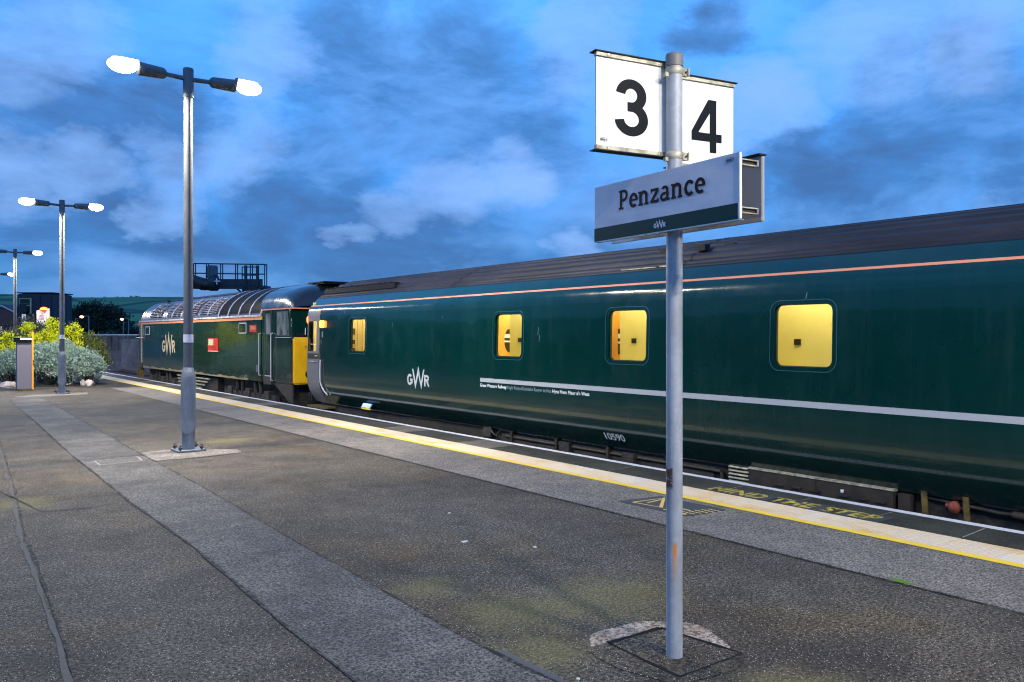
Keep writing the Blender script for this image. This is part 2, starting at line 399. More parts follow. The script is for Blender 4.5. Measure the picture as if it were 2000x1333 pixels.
def glassmat(name, tint=(1, 1, 1), refl=.08, rough=.02):
    m = bpy.data.materials.new(name); m.use_nodes = True; t = m.node_tree; t.nodes.clear()
    o = t.nodes.new('ShaderNodeOutputMaterial'); mx = t.nodes.new('ShaderNodeMixShader')
    tr = t.nodes.new('ShaderNodeBsdfTransparent'); tr.inputs[0].default_value = (*tint, 1)
    gl = t.nodes.new('ShaderNodeBsdfGlossy'); gl.inputs['Roughness'].default_value = rough
    fr = t.nodes.new('ShaderNodeFresnel'); fr.inputs[0].default_value = 1.45
    t.links.new(fr.outputs[0], mx.inputs[0]); t.links.new(tr.outputs[0], mx.inputs[1]); t.links.new(gl.outputs[0], mx.inputs[2]); t.links.new(mx.outputs[0], o.inputs[0])
    return m
GLASS = glassmat('window_glass')
DGLASS = Mat('dark_glass', (.012, .018, .022), .06, spec=.9).m
RGLASS = Mat('roof_panel_dark', (.010, .008, .007), .5, spec=.03).m
def emis(name, col, st):
    m = bpy.data.materials.new(name); m.use_nodes = True; t = m.node_tree; t.nodes.clear()
    o = t.nodes.new('ShaderNodeOutputMaterial'); e = t.nodes.new('ShaderNodeEmission')
    e.inputs[0].default_value = (*col, 1); e.inputs[1].default_value = st; t.links.new(e.outputs[0], o.inputs[0]); return m
LAMPG = emis('lamp_bowl_glow', (1.0, .93, .80), 14)
TUBE = emis('interior_tube', (1.0, .90, .66), 20)
AMBER = emis('amber_glow', (1.0, .22, .02), 9)
REDL = emis('red_glow', (1.0, .07, .01), 12)
FARL = emis('far_lamp_glow', (1.0, .30, .14), 7)
WINL = emis('lit_window', (1.0, .75, .35), 1.0)
CREAM = Mat('cream_wall', (.80, .64, .20), .5); CREAM.col(CREAM.ramp(CREAM.noise(1.5, 3), [(.3, (.74, .62, .17)), (.7, (.80, .69, .21))])); CREAM = CREAM.m
OCHRE = Mat('ochre_wall', (.72, .42, .07), .5).m
PALEC = Mat('pale_vestibule', (.74, .66, .28), .45).m
DARKI = Mat('dark_fixture', (.035, .022, .012), .4).m

# ------------------------------------------------------------------ lettering
def text_part(name, s, o, ex, ey, w, h, mat, parent, off=None, bold=0.0, th=.002, shear=0, spacing=1.0, label=None):
    """built-in lettering stretched to w x h, lower left corner o"""
    cu = bpy.data.curves.new(name, 'FONT'); cu.body = s; cu.size = 1; cu.offset = bold; cu.shear = shear; cu.space_character = spacing; cu.resolution_u = 4
    ob = bpy.data.objects.new(name, cu); me0 = bpy.data.meshes.new_from_object(ob)
    vs = [v.co.copy() for v in me0.vertices]; fs = [tuple(p.vertices) for p in me0.polygons]
    bpy.data.objects.remove(ob); bpy.data.meshes.remove(me0); bpy.data.curves.remove(cu)
    x0 = min(v.x for v in vs); x1 = max(v.x for v in vs); y0 = min(v.y for v in vs); y1 = max(v.y for v in vs)
    o, ex, ey = Vector(o), Vector(ex).normalized(), Vector(ey).normalized(); nr = ex.cross(ey)
    mb = MB(); mb.add([o + ex*((v.x-x0)/(x1-x0)*w) + ey*((v.y-y0)/(y1-y0)*h) + nr*th for v in vs], fs)
    return mb.build(name, mat, parent, off=off, label=label)
class Pen:
    """flat strokes with mitred corners in a plane; every stroke a hair above the one before"""
    def __init__(s, o, ex, ey, th=.002): s.mb = MB(); s.o, s.ex, s.ey = Vector(o), Vector(ex), Vector(ey); s.n = s.ex.cross(s.ey).normalized(); s.th = th; s.k = 0
    def P(s, x, y): return s.o + s.ex*x + s.ey*y + s.n*(s.th + s.k*.00012)
    def poly(s, pts): s.mb.add([s.P(*p) for p in pts], [tuple(range(len(pts)))]); s.k += 1; return s
    def stroke(s, pts, w):
        n = len(pts); L = []; Rr = []
        for i, p in enumerate(pts):
            ww = w[i] if isinstance(w, (list, tuple)) else w
            a = Vector(pts[max(i-1, 0)]); b = Vector(pts[min(i+1, n-1)]); d = (b - a).normalized()
            if 0 < i < n-1:
                d1 = (Vector(p)-a).normalized(); d2 = (b-Vector(p)).normalized(); k = 1/max(.5, sqrt(max(0.01, (1+d1.dot(d2))/2)))
            else: k = 1
            nn = Vector((-d.y, d.x))*ww/2*k; L.append(Vector(p)+nn); Rr.append(Vector(p)-nn)
        vs = [s.P(*q) for q in L] + [s.P(*q) for q in Rr]
        s.mb.add(vs, [(i, n+i, n+i+1, i+1) for i in range(n-1)]); s.k += 1; return s
    def arc(s, cx, cy, rx, ry, a0, a1, w, n=20, pre=(), post=()):
        pts = [(cx+rx*cos(radians(a0+(a1-a0)*i/n)), cy+ry*sin(radians(a0+(a1-a0)*i/n))) for i in range(n+1)]
        return s.stroke(list(pre)+pts+list(post), w)
def rail_logo(name, o, ex, ey, w, mat, parent, off=None, tall=1.0, label=None):
    """letters G W R with the tall pointed W, overall width w"""
    ex, ey = Vector(ex).normalized(), Vector(ey).normalized()
    p = Pen(o, ex*w, ey*w*tall)
    p.arc(.125, .205, .093, .10, 48, 330, .058, 22)
    p.stroke([(.135, .20), (.222, .20), (.222, .118)], .052)
    p.poly([(.225, .45), (.285, .45), (.385, .17), (.50, .53), (.612, .17), (.712, .45), (.772, .45), (.628, 0), (.50, .33), (.372, 0)])
    p.stroke([(.785, .078), (.785, .333)], .06)
    p.arc(.865, .262, .070, .044, 90, -90, .052, 12, pre=[(.79, .306)], post=[(.79, .218)])
    p.stroke([(.865, .21), (.955, .078)], .062)
    return p.mb.build(name, mat, parent, off=off, label=label)
def slab_word(name, word, o, ex, ey, w, cap, mat, parent):
    """slab serif lettering drawn stroke by stroke"""
    adv = {'P': .70, 'e': .60, 'n': .76, 'z': .60, 'a': .66, 'c': .58}
    total = sum(adv[c] for c in word); sx = w/total
    p = Pen(o, Vector(ex).normalized()*sx, Vector(ey).normalized()*cap); x = 0; T = .16; S = .105
    def st(pts, w): p.stroke([(x+a, b) for a, b in pts], w)
    def ar(cx, *a, **k):
        for q in ('pre', 'post'):
            if q in k: k[q] = [(x+u, v) for u, v in k[q]]
        p.arc(x+cx, *a, **k)
    for c in word:
        if c == 'P':
            st([(.17, .0), (.17, 1)], T); st([(.02, .05), (.34, .05)], S); st([(.02, .95), (.24, .95)], S)
            ar(.36, .715, .19, .235, 90, -90, T*.9, n=14, pre=[(.17, .95)], post=[(.17, .48)])
        elif c == 'e':
            ar(.30, .36, .205, .305, 0, 312, T, n=24); st([(.12, .375), (.56, .375)], .10)
        elif c == 'n':
            st([(.16, 0), (.16, .70)], T); st([(.02, .67), (.20, .67)], S); st([(.03, .045), (.31, .045)], S)
            ar(.36, .47, .175, .195, 165, 0, T, n=12, post=[(.535, .0)]); st([(.41, .045), (.67, .045)], S)
        elif c == 'z':
            st([(.05, .645), (.53, .645)], .14); st([(.49, .63), (.11, .08)], .165); st([(.03, .065), (.54, .065)], .14)
            st([(.085, .66), (.085, .50)], .08); st([(.495, .05), (.495, .21)], .08)
        elif c == 'a':
            ar(.30, .50, .155, .17, 150, 0, T*.9, n=12, post=[(.455, .05)]); ar(.26, .20, .165, .16, 60, 330, T*.9, n=18); st([(.42, .05), (.62, .05)], S); st([(.26, .385), (.44, .385)], .09)
        elif c == 'c':
            ar(.30, .36, .205, .305, 38, 318, T, n=20); st([(.475, .52), (.475, .66)], .08)
        x += adv[c]
    return p.mb.build(name, mat, parent)

# ================================================================== ground and platform
g = MB(); g.box(-900, 1200, -700, 1500, -1.6, -1.15)
gm = Mat('trackside_ballast', rough=.9); gm.col(gm.mix(gm.ramp(gm.noise(.12, 4), [(.4, 0.0), (.6, 1.0)]), gm.ramp(gm.noise(14, 4, .8), [(.35, (.05, .045, .045)), (.65, (.17, .15, .15))]), gm.ramp(gm.noise(20, 3, .8), [(.35, (.05, .05, .055)), (.65, (.22, .21, .23))]))); gm.bump(gm.noise(16, 4, .8), 1, .08)
struct('ground', g, gm.m)

PLAT = MB(); PLAT.box(-4.0, 7.48, -14, 78, -1.15, 0.0)
platform = struct('platform', PLAT, ASPH)

def sheet(name, pts, z, mat, kind_parent=platform, th=.004):
    mb = MB(); mb.slab([(x, y) for x, y in pts], (0, 0, z - th), (1, 0, 0), (0, 1, 0), th)
    return mb.build(name, mat, kind_parent, off=(0, 0, 0))
def wob(x0, x1, amp=.012, n=14, ph=0, y0=0, y1=10):
    return [(x0 + (x1-x0)*i/n + amp*sin(i*2.3+ph)*cos(i*.9+ph), y0 + (y1-y0)*i/n) for i in range(n+1)]
def ribbon(name, pts, w, z, mat, wv=.3):
    """thin irregular line following pts on the ground"""
    L, Rr = [], []
    dense = []
    for a, b in zip(pts, pts[1:]):
        k = max(1, int((Vector(b)-Vector(a)).length / .16))
        dense += [Vector(a).lerp(Vector(b), i/k) for i in range(k)]
    dense.append(Vector(pts[-1]))
    for i, p in enumerate(dense):
        a = dense[max(i-1, 0)]; b = dense[min(i+1, len(dense)-1)]; d = (b-a).normalized(); n = Vector((-d.y, d.x))
        p = p + n * noise.noise(Vector((p.x*3, p.y*3, w*90))) * w * .35
        ww = w/2*(1 + wv*noise.noise(Vector((p.x*9, p.y*9, 3)))*2.2)
        L.append(p + n*max(ww, w*.12)); Rr.append(p - n*max(ww, w*.12))
    mb = MB(); m = len(dense)
    mb.add([(p.x, p.y, z) for p in L] + [(p.x, p.y, z) for p in Rr], [(i, m+i, m+i+1, i+1) for i in range(m-1)])
    return mb.build(name, mat, platform, off=(0, 0, 0))

# light asphalt strip behind the yellow line
struct('light_paving', MB().slab([(5.33, -14), (6.40, -14), (6.40, 27.7), (5.40, 28.0)], (0, 0, 0), (1, 0, 0), (0, 1, 0), .004), CONC, platform)
ribbon('paving_joint', [(5.325, -6), (5.33, 6), (5.335, 16), (5.40, 28)], .022, .0062, TAR, .6)
# trench reinstatement running along the platform
RT = [(2.50, -8), (2.51, 3.0), (2.48, 3.75), (2.54, 5.1), (2.56, 6.25), (2.61, 7.29), (2.68, 9.12), (2.73, 11.34), (2.75, 12.57), (2.89, 17.06), (3.14, 24.98)]
LT = [(1.74, -8), (1.76, 3.56), (1.78, 4.58), (1.83, 5.54), (1.87, 6.76), (1.87, 8.74), (1.93, 10.97), (1.95, 12.21), (2.02, 14.23), (2.16, 17.72), (2.33, 23.31), (2.45, 25.1)]
struct('trench_paving', MB().slab(RT + LT[::-1], (0, 0, 0), (1, 0, 0), (0, 1, 0), .004), ASPH_OLD, platform)
ribbon('trench_joint', RT, .018, .0062, TAR, 1.2)
ribbon('trench_joint', LT, .020, .0062, TAR, 1.3)
ribbon('tar_band', [(2.56, 1.4), (2.535, 2.4), (2.53, 3.0), (2.52, 3.45)], .035, .0075, Mat('pale_tar', (.05, .053, .06), .6).m, .2)
for y in (15.4, 18.3):
    ribbon('trench_joint', [(2.02, y), (2.45, y+.12), (2.8, y+.05)], .02, .0062, TAR, .9)
# cross paving at the lamp columns
struct('cross_paving', MB().slab([(2.74, 11.33), (3.4, 11.34), (3.91, 11.46), (3.95, 11.78), (3.5, 12.25), (3.12, 12.34), (2.76, 12.26)], (0, 0, .003), (1, 0, 0), (0, 1, 0), .005), CONC, platform)
struct('cross_paving', MB().slab([(3.15, 24.98), (4.33, 25.26), (4.49, 26.2), (3.05, 25.9), (2.5, 25.3)], (0, 0, .003), (1, 0, 0), (0, 1, 0), .005), CONC, platform)
for nm, pts in (('old_joint', [(.60, -2), (.66, 3.2), (.67, 4.38), (.72, 5.22), (.80, 6.83), (.82, 7.56), (1.0, 10.0), (1.18, 12.9), (1.6, 20), (2.3, 29)]),):
    ribbon(nm, pts, .028, .004, OLDJ, 1.1)
    ribbon('old_joint', [(a+.03, b) for a, b in pts], .016, .0055, TAR, 1.3)
ribbon('old_joint', [(.9, 10.2), (1.11, 8.75), (1.5, 8.66), (1.88, 8.78)], .014, .004, TAR, 1.0)
ribbon('old_joint', [(2.75, 12.9), (3.6, 13.1), (4.4, 13.9), (5.3, 14.2)], .014, .004, TAR, 1.0)
# hatch frame let into the trench strip
hp = [(2.10, 11.80), (2.09, 11.40), (2.61, 11.48), (2.64, 11.91)]
for a, b in zip(hp, hp[1:] + hp[:1]): ribbon('hatch_frame', [a, b], .022, .009, PALEJ, .1)
for q in ([(5.78, 14.76), (5.92, 13.91), (6.30, 14.0), (6.26, 14.9), (5.78, 14.76)],): ribbon('cover_frame', q, .02, .0085, TAR, .2)

TARF = Mat('tar_frame', (.012, .012, .014), .95, spec=.1).m
# base of the sign pole: patch, ring of rough concrete, tar frame
patch = [(3.05, 3.18), (3.44, 3.17), (3.50, 2.66), (3.02, 2.66)]
ring = []
for i in range(28):
    t = 2*pi*i/28; k = 1 + .07*sin(3*t+.5) + .04*sin(7*t)
    ring.append((3.26+.36*cos(t)*k*1.02, 2.99+.37*sin(t)*k))
bm_ = MB().slab(ring, (0, 0, 0), (1, 0, 0), (0, 1, 0), .003)
struct('rough_concrete_collar', bm_, GRAVEL, platform)
cut = MB().slab([(3.04, 3.185), (3.46, 3.165), (3.515, 2.64), (3.30, 2.55), (2.95, 2.60), (2.86, 2.9), (2.87, 3.1), (2.94, 3.2)], (0, 0, .0030), (1, 0, 0), (0, 1, 0), .0015)
struct('patch_paving', cut, ASPH, platform)
for a, b, w in ((patch[0], patch[1], .030), (patch[1], patch[2], .018), (patch[2], patch[3], .013), (patch[3], patch[0], .018)):
    ribbon('tar_joint', [a, b], w*1.15, .0060, TARF, .5)

# edge courses: tactile slabs, coping stones
me_t = MB().box(-.2075, .2075, -.2075, .2075, -.02, .006).mesh('tactile_slab'); me_t.materials.append(TACT)
bmt = bmesh.new(); bmt.from_mesh(me_t)
bmt.free()
dm = MB(); dm.box(-.2075, .2075, -.2075, .2075, -.02, .006)
for i in range(6):
    for j in range(6):
        x, y = -.1725+.069*i, -.1725+.069*j
        dm.add([(x-.016, y, .006), (x, y-.016, .006), (x+.016, y, .006), (x, y+.016, .006), (x-.009, y, .0105), (x, y-.009, .0105), (x+.009, y, .0105), (x, y+.009, .0105)],
               [(0,1,5,4),(1,2,6,5),(2,3,7,6),(3,0,4,7),(4,5,6,7)])
me_d = dm.mesh('tactile_slab'); me_d.materials.append(TACT)
y = -3.0; i = 0
while y < 62:
    o = link(bpy.data.objects.new('tactile_slab', me_d)); o.parent = platform
    o.location = (6.68, y, R(-.0008, .0008)); o.rotation_euler = (R(-.002, .002), R(-.002, .002), R(-.004, .004) + pi*(i % 2)); y += .42; i += 1
cm = bpy.data.materials.new('x'); bpy.data.materials.remove(cm)
me_c = MB().box(-.325, .325, -.408, .408, -.25, .005).mesh('coping_stone'); me_c.materials.append(COPE)
COPE_L = speckled('coping_stone_pale', (.10, .09, .075), (.26, .235, .20), (.5, .48, .42), (.5, .5, .5), 2.0, None, sparks=.97)
me_c2 = me_c.copy(); me_c2.materials[0] = COPE_L
k = 0; y = 3.11 - .825*9 + .4125
while y < 66:
    pale = k > 9 and (k*7919 % 11) in (2, 5)
    o = link(bpy.data.objects.new('coping_stone', me_c2 if pale else me_c)); o.parent = platform
    o.location = (7.215, y, R(-.001, .001)); y += .825; k += 1
y = 3.11
ribbon('coping_joint', [(6.93, 3.10), (7.41, 3.13)], .014, .0075, PALEJ, .2)
ribbon('coping_joint', [(6.93, 5.57), (7.41, 5.60)], .010, .0075, PALEJ, .2)
ribbon('coping_joint', [(6.93, 3.925), (7.41, 3.94)], .010, .0075, PALEJ, .2)
ribbon('coping_joint', [(6.93, 4.75), (7.41, 4.765)], .008, .0075, PALEJ, .2)
for i in range(3): ribbon('coping_joint', [(6.93, 7.23+i*3.3), (7.41, 7.25+i*3.3)], .010, .0075, PALEJ, .2)
wl = MB(); wl.add([(7.430, -6, .0098), (7.541, -6, .0098), (7.541, 66, .0098), (7.430, 66, .0098)], [(0, 1, 2, 3)])
wl.build('white_edge_line', WHT, platform, off=(0, 0, 0))
yl = MB(); yl.add([(6.362, -6, .0085), (6.462, -6, .0085), (6.462, 66, .0085), (6.362, 66, .0085)], [(0, 1, 2, 3)])
yl.build('yellow_line', YEL, platform, off=(0, 0, 0))
# warning lettering, read from the track side of the line
text_part('warning_lettering', 'MIND THE STEP', (6.925, 5.72, .0085), (0, -1, 0), (1, 0, 0), 1.86, .235, YTXT, platform, off=(0, 0, 0), bold=.035, th=.001, spacing=1.05)
for i, (y0, y1) in enumerate(((5.78, 4.98), (4.85, 4.36), (4.20, 3.80))):
    s_ = MB().add([(6.90, y1, .0078), (7.19, y1, .0078), (7.19, y0, .0078), (6.90, y0, .0078)], [(0, 1, 2, 3)]); s_.build('paint_backing', MATG, platform, off=(0, 0, 0))
# slip warning mat: dark panel with two triangles and lines of tiny print
mt = MB().slab([(5.72, 5.83), (5.74, 4.97), (6.25, 4.93), (6.25, 5.75)], (0, 0, .004), (1, 0, 0), (0, 1, 0), .005)
mat_o = mt.build('warning_mat', MATG, platform, off=(0, 0, 0))
YM = worn_paint('mat_yellow', (.66, .46, .12), (.05, .05, .06), .62)
pn = Pen((0, 0, .0092), (1, 0, 0), (0, 1, 0), .0006)
pn.stroke([(5.80, 5.70), (6.20, 5.66), (5.84, 5.37), (5.80, 5.70)], .026)
pn.stroke([(5.90, 5.60), (6.12, 5.62)], .026)
pn.stroke([(5.78, 5.28), (5.90, 5.24), (5.80, 5.19)], .03); pn.stroke([(5.95, 5.26), (5.95, 5.10)], .03)
for i in range(5):
    pts = [(5.86+.07*i + .008*sin(j*2.1+i), 5.13-.02*i-.028*j*.5) for j in range(12)]; pn.stroke(pts, .017)
pn.stroke([(5.78, 5.06), (5.80, 5.02)], .05)
pn.mb.build('printed_marks', YM, mat_o, off=(0, 0, 0))

# pale litter flecks and chewing gum on the asphalt
fl = Mat('pale_fleck', (.55, .54, .52), .7).m
def fleck(x, y, a, b, rz):
    mb = MB(); pts = []
    for i in range(9):
        t = 2*pi*i/9; k = R(.75, 1.1); u, v = a*cos(t)*k, b*sin(t)*k; pts.append((x+u*cos(rz)-v*sin(rz), y+u*sin(rz)+v*cos(rz)))
    mb.slab(pts, (0, 0, 0), (1, 0, 0), (0, 1, 0), .006); return mb
tag(fleck(3.64, 5.44, .035, .02, .3).build('litter', fl), 'pale torn scrap on the dark asphalt left of the sign pole', 'litter', 'pale scraps on the platform asphalt')
tag(fleck(3.98, 4.97, .022, .016, .3).build('litter', fl), 'small pale scrap between the sign pole and the light paving', 'litter', 'pale scraps on the platform asphalt')
tag(fleck(2.62, 2.94, .011, .009, .3).build('pebble', fl), 'white pebble at the bottom edge of the photo left of the pole base', 'pebble')
tag(fleck(4.11, 6.4, .02, .012, .3).build('litter', fl), 'pale sliver nearest the light paving, farthest of the scraps', 'litter', 'pale scraps on the platform asphalt')
# moss in the joint of the light strip
ms = MB()
for i in range(60):
    a = R(0, 2*pi); r = R(.004, .012); x = 5.375+R(-.02, .02); y = 2.79+random.gauss(0, .035)
    ms.lathe((x, y, .003), [(r, 0), (r*.8, r*.6), (r*.2, r)], 6)
mo = ms.build('moss', Mat('bright_moss', (.08, .20, .01), .9).m); mo['kind'] = 'stuff'; mo['label'] = 'bright green moss in the asphalt joint'; mo['category'] = 'moss'

# trackbed, rails and sleepers
RAIL = Mat('rusty_rail', (.10, .055, .045), .6); RAIL = RAIL.m
RTOP = Mat('rail_head', (.35, .35, .40), .3, .8).m
BALL = Mat('ballast', rough=.9); BALL.col(BALL.mix(BALL.ramp(BALL.noise(.4, 3), [(.35, 0.0), (.65, .7)]), BALL.ramp(BALL.voro(13), [(.1, (.13, .115, .13)), (.5, (.03, .027, .03))]), (.10, .03, .035))); BALL.bump(BALL.voro(13), 1.0, .06); BALL = BALL.m
tb = MB()
tb.add([(7.49, -14, -1.10), (23, -14, -1.10), (23, 140, -1.10), (7.49, 140, -1.10)], [(0, 1, 2, 3)])
struct('trackbed', tb, BALL)
for k, xc in enumerate((8.99, 12.8)):
    tr = thing('railway_track', 'rails under the green train beside the platform' if k == 0 else 'rusty rails on ballast beyond the train, seen past the shrubs', 'railway track', (xc, 0, -1.1))
    tr['kind'] = 'structure'; del tr['category']
    for s_ in (-1, 1):
        m = MB(); x = xc + s_*.7525
        m.box(x-.06, x+.06, -13, 138, -1.02, -.99); m.box(x-.012, x+.012, -13, 138, -.99, -.895); m.box(x-.034, x+.034, -13, 138, -.895, -.86)
        m.build('rail', RAIL, tr)
    sl = MB(); sl.box(-1.25, 1.25, -.125, .125, -.07, 0.075); sm = sl.mesh('sleeper'); sm.materials.append(BROWN)
    for i in range(100):
        o = link(bpy.data.objects.new('sleeper', sm)); o.parent = tr; o.location = (0, 22+i*.75, 0)

# hills: a ring of farmed ground round the town
hm = Mat('hill_fields', rough=.95)
fv = hm.voro(.012, out='Color', sc=(1, 1, 1)); fe = hm.voro(.012, 'DISTANCE_TO_EDGE')
sp = hm.t.nodes.new('ShaderNodeSeparateColor'); hm.t.links.new(fv, sp.inputs[0])
c = hm.ramp(sp.outputs[0], [(.1, (.045, .19, .055)), (.45, (.07, .25, .07)), (.8, (.055, .16, .06))])
c = hm.mix(hm.math('MULTIPLY', hm.noise(.06, 5, .7), .6), c, (.015, .06, .03))
c = hm.mix(hm.ramp(fe, [(.03, 1.0), (.07, 0.0)]), c, (.008, .028, .016))
hm.col(c)
hv = []; NA, NR = 240, 14
def hill_h(a, k):
    f = k/(NR-1)
    ridge = 41 + 9*noise.noise(Vector((cos(a)*2.2, sin(a)*2.2, 1))) + 4*noise.noise(Vector((cos(a)*9, sin(a)*9, 4)))
    return -1.2 + (ridge+1.2)*(f*f*(3-2*f))**.9
for k in range(NR):
    rr = 330 + 620*k/(NR-1)
    for i in range(NA):
        a = 2*pi*i/NA; jit = 1+.04*noise.noise(Vector((cos(a)*5, sin(a)*5, k*.5)))
        hv.append((rr*jit*sin(a), rr*jit*cos(a), hill_h(a, k)))
hf = [(k*NA+i, k*NA+(i+1) % NA, (k+1)*NA+(i+1) % NA, (k+1)*NA+i) for k in range(NR-1) for i in range(NA)]
hb = MB(); hb.add(hv, hf, True)
struct('hills', hb, hm.m)

# ------------------------------------------------------------------ foliage
import numpy as np
rng = np.random.default_rng(11)
def leaves(name, blobs, n, size, mat, parent=None, aspect=2.2, clump=.16, per=26, up=.4, off=None, fill=.25):
    """leaf sized quads gathered in tufts over the surface of overlapping mounds (centre, radii)"""
    vol = np.array([b[1][0]*b[1][1]+b[1][0]*b[1][2] for b in blobs]); pr = vol/vol.sum()
    nt_ = max(1, n//per); idx = rng.choice(len(blobs), nt_, p=pr)
    C = np.array([b[0] for b in blobs])[idx]; Rr = np.array([b[1] for b in blobs])[idx]
    d = rng.normal(size=(nt_, 3)); d[:, 2] = np.abs(d[:, 2])*.9 - .25; d /= np.linalg.norm(d, axis=1)[:, None]
    rad = np.where(rng.random(nt_) < fill, rng.uniform(.45, .9, nt_), rng.uniform(.86, 1.10, nt_))
    T = C + d*Rr*rad[:, None]
    P = np.repeat(T, per, 0); Dd = np.repeat(d, per, 0); m = len(P)
    P = P + rng.normal(size=(m, 3))*clump*np.array([1, 1, .8])*.6 + Dd*rng.uniform(0, clump, m)[:, None]
    ax = Dd*.7 + rng.normal(size=(m, 3))*.55; ax[:, 2] += up; ax /= np.linalg.norm(ax, axis=1)[:, None]
    sd_ = np.cross(ax, rng.normal(size=(m, 3))); sd_ /= np.linalg.norm(sd_, axis=1)[:, None]
    L = size*rng.uniform(.6, 1.3, m)[:, None]; W = L/aspect
    V = np.stack([P - sd_*W*.15, P + ax*L*.5 - sd_*W*.5, P + ax*L, P + ax*L*.5 + sd_*W*.5], 1).reshape(-1, 3)
    if off is None: off = offs(parent) if parent else Vector((0, 0, 0))
    V = V - np.array(off)
    me = bpy.data.meshes.new(name); me.vertices.add(4*m); me.vertices.foreach_set('co', V.ravel())
    me.loops.add(4*m); me.loops.foreach_set('vertex_index', np.arange(4*m, dtype=np.int32))
    me.polygons.add(m); me.polygons.foreach_set('loop_start', np.arange(0, 4*m, 4, dtype=np.int32)); me.polygons.foreach_set('loop_total', np.full(m, 4, dtype=np.int32))
    me.update(); me.validate(); me.materials.append(mat)
    o = link(bpy.data.objects.new(name, me)); o.parent = parent
    return o
def leafmat(name, a, b, sc=7, rough=.6):
    m = Mat(name, a, rough, spec=.25)
    m.col(m.ramp(m.noise(sc, 4, .7), [(.34, a), (.64, b)]))
    m.b.inputs['Subsurface Weight'].default_value = 0
    return m.m
SILVERLEAF = leafmat('silver_leaf', (.16, .25, .20), (.40, .52, .42), 5)
OLIVE = leafmat('olive_leaf', (.06, .085, .02), (.17, .19, .045))
DARKLEAF = leafmat('dark_leaf', (.012, .024, .018), (.035, .055, .035), 2)
DRYLEAF = leafmat('dry_leaf', (.09, .085, .05), (.22, .20, .12))
YFLOWER = leafmat('yellow_flower', (.62, .62, .01), (.85, .85, .02), 9)
GREENLEAF = leafmat('green_leaf', (.04, .10, .015), (.10, .20, .03))
STEM = Mat('woody_stem', (.06, .05, .035), .8).m
def shrub(name, label, cat, base, blobs, n, size, mat, part='foliage', group=None, **kw):
    t = thing(name, label, cat, base, group=group)
    leaves(part, blobs, n, size, mat, t, **kw)
    m = MB()
    for b in blobs:
        for j in range(3):
            e = Vector(b[0]) + Vector((R(-.3, .3)*b[1][0], R(-.3, .3)*b[1][1], b[1][2]*.5)); m.tube((base[0]+R(-.1, .1), base[1]+R(-.1, .1), base[2]), e, .03, .008, 6, False)
    m.build('stem', STEM, t)
    return t
def B(px, d, z, rx, ry, rz): p = at(px, d, z); return (tuple(p), (rx, ry, rz))
# low bed the planting stands in
bed = MB().slab([(p.x, p.y) for p in (at(-60, 25.6), at(186, 26.6), at(200, 34), at(120, 38), at(-120, 38))], (0, 0, -.02), (1, 0, 0), (0, 1, 0), .05)
struct('planting_bed', bed, Mat('soil', (.03, .025, .02), .95).m, platform)
shrub('silver_shrub', 'silvery green mounded shrub behind the second lamp column', 'shrub', tuple(at(95, 26.8)),
      [B(88, 26.6, .62, .62, .5, .62), B(118, 26.8, .72, .62, .55, .60), B(140, 26.6, .50, .50, .5, .55), B(70, 27, .70, .5, .5, .55)], 15000, .075, SILVERLEAF, clump=.13, aspect=3)
shrub('silver_shrub', 'silvery green shrub with a pale rock at its right foot', 'shrub', tuple(at(165, 27.0)),
      [B(160, 26.9, .50, .46, .45, .52), B(176, 27.2, .55, .28, .4, .46)], 7000, .075, SILVERLEAF, clump=.12, aspect=3)
shrub('silver_shrub', 'silvery green shrub left of the grey cabinet at the photo edge', 'shrub', tuple(at(14, 27.0)),
      [B(6, 27, .45, .50, .45, .58), B(28, 27.2, .55, .38, .45, .48), B(-25, 27.2, .45, .5, .45, .6)], 9000, .075, SILVERLEAF, clump=.12, aspect=3)
shrub('olive_shrub', 'dark olive shrub at the right end of the planting beside the platform edge', 'shrub', tuple(at(178, 28.6)),
      [B(172, 28.8, .78, .42, .45, .72), B(182, 28.6, .62, .28, .4, .72), B(160, 29.0, 1.0, .35, .4, .45)], 9000, .11, OLIVE, clump=.15, up=.9, aspect=4)
shrub('dry_shrub', 'brownish green feathery shrub behind the cabinet on the left', 'shrub', tuple(at(12, 29.5)),
      [B(10, 29.5, .95, .6, .5, .75), B(28, 29.6, .9, .35, .4, .8), B(-25, 29.6, .95, .6, .5, .8)], 7000, .12, DRYLEAF, clump=.18, up=.9, aspect=4)
shrub('dry_shrub', 'tall thin dry shrub behind the yellow flowers', 'shrub', tuple(at(62, 31.5)),
      [B(60, 31.5, 1.25, .45, .4, .95), B(78, 31.5, 1.15, .35, .4, .85), B(128, 31.5, 1.05, .45, .4, .75)], 6000, .12, DRYLEAF, clump=.18, up=1.0, aspect=4)
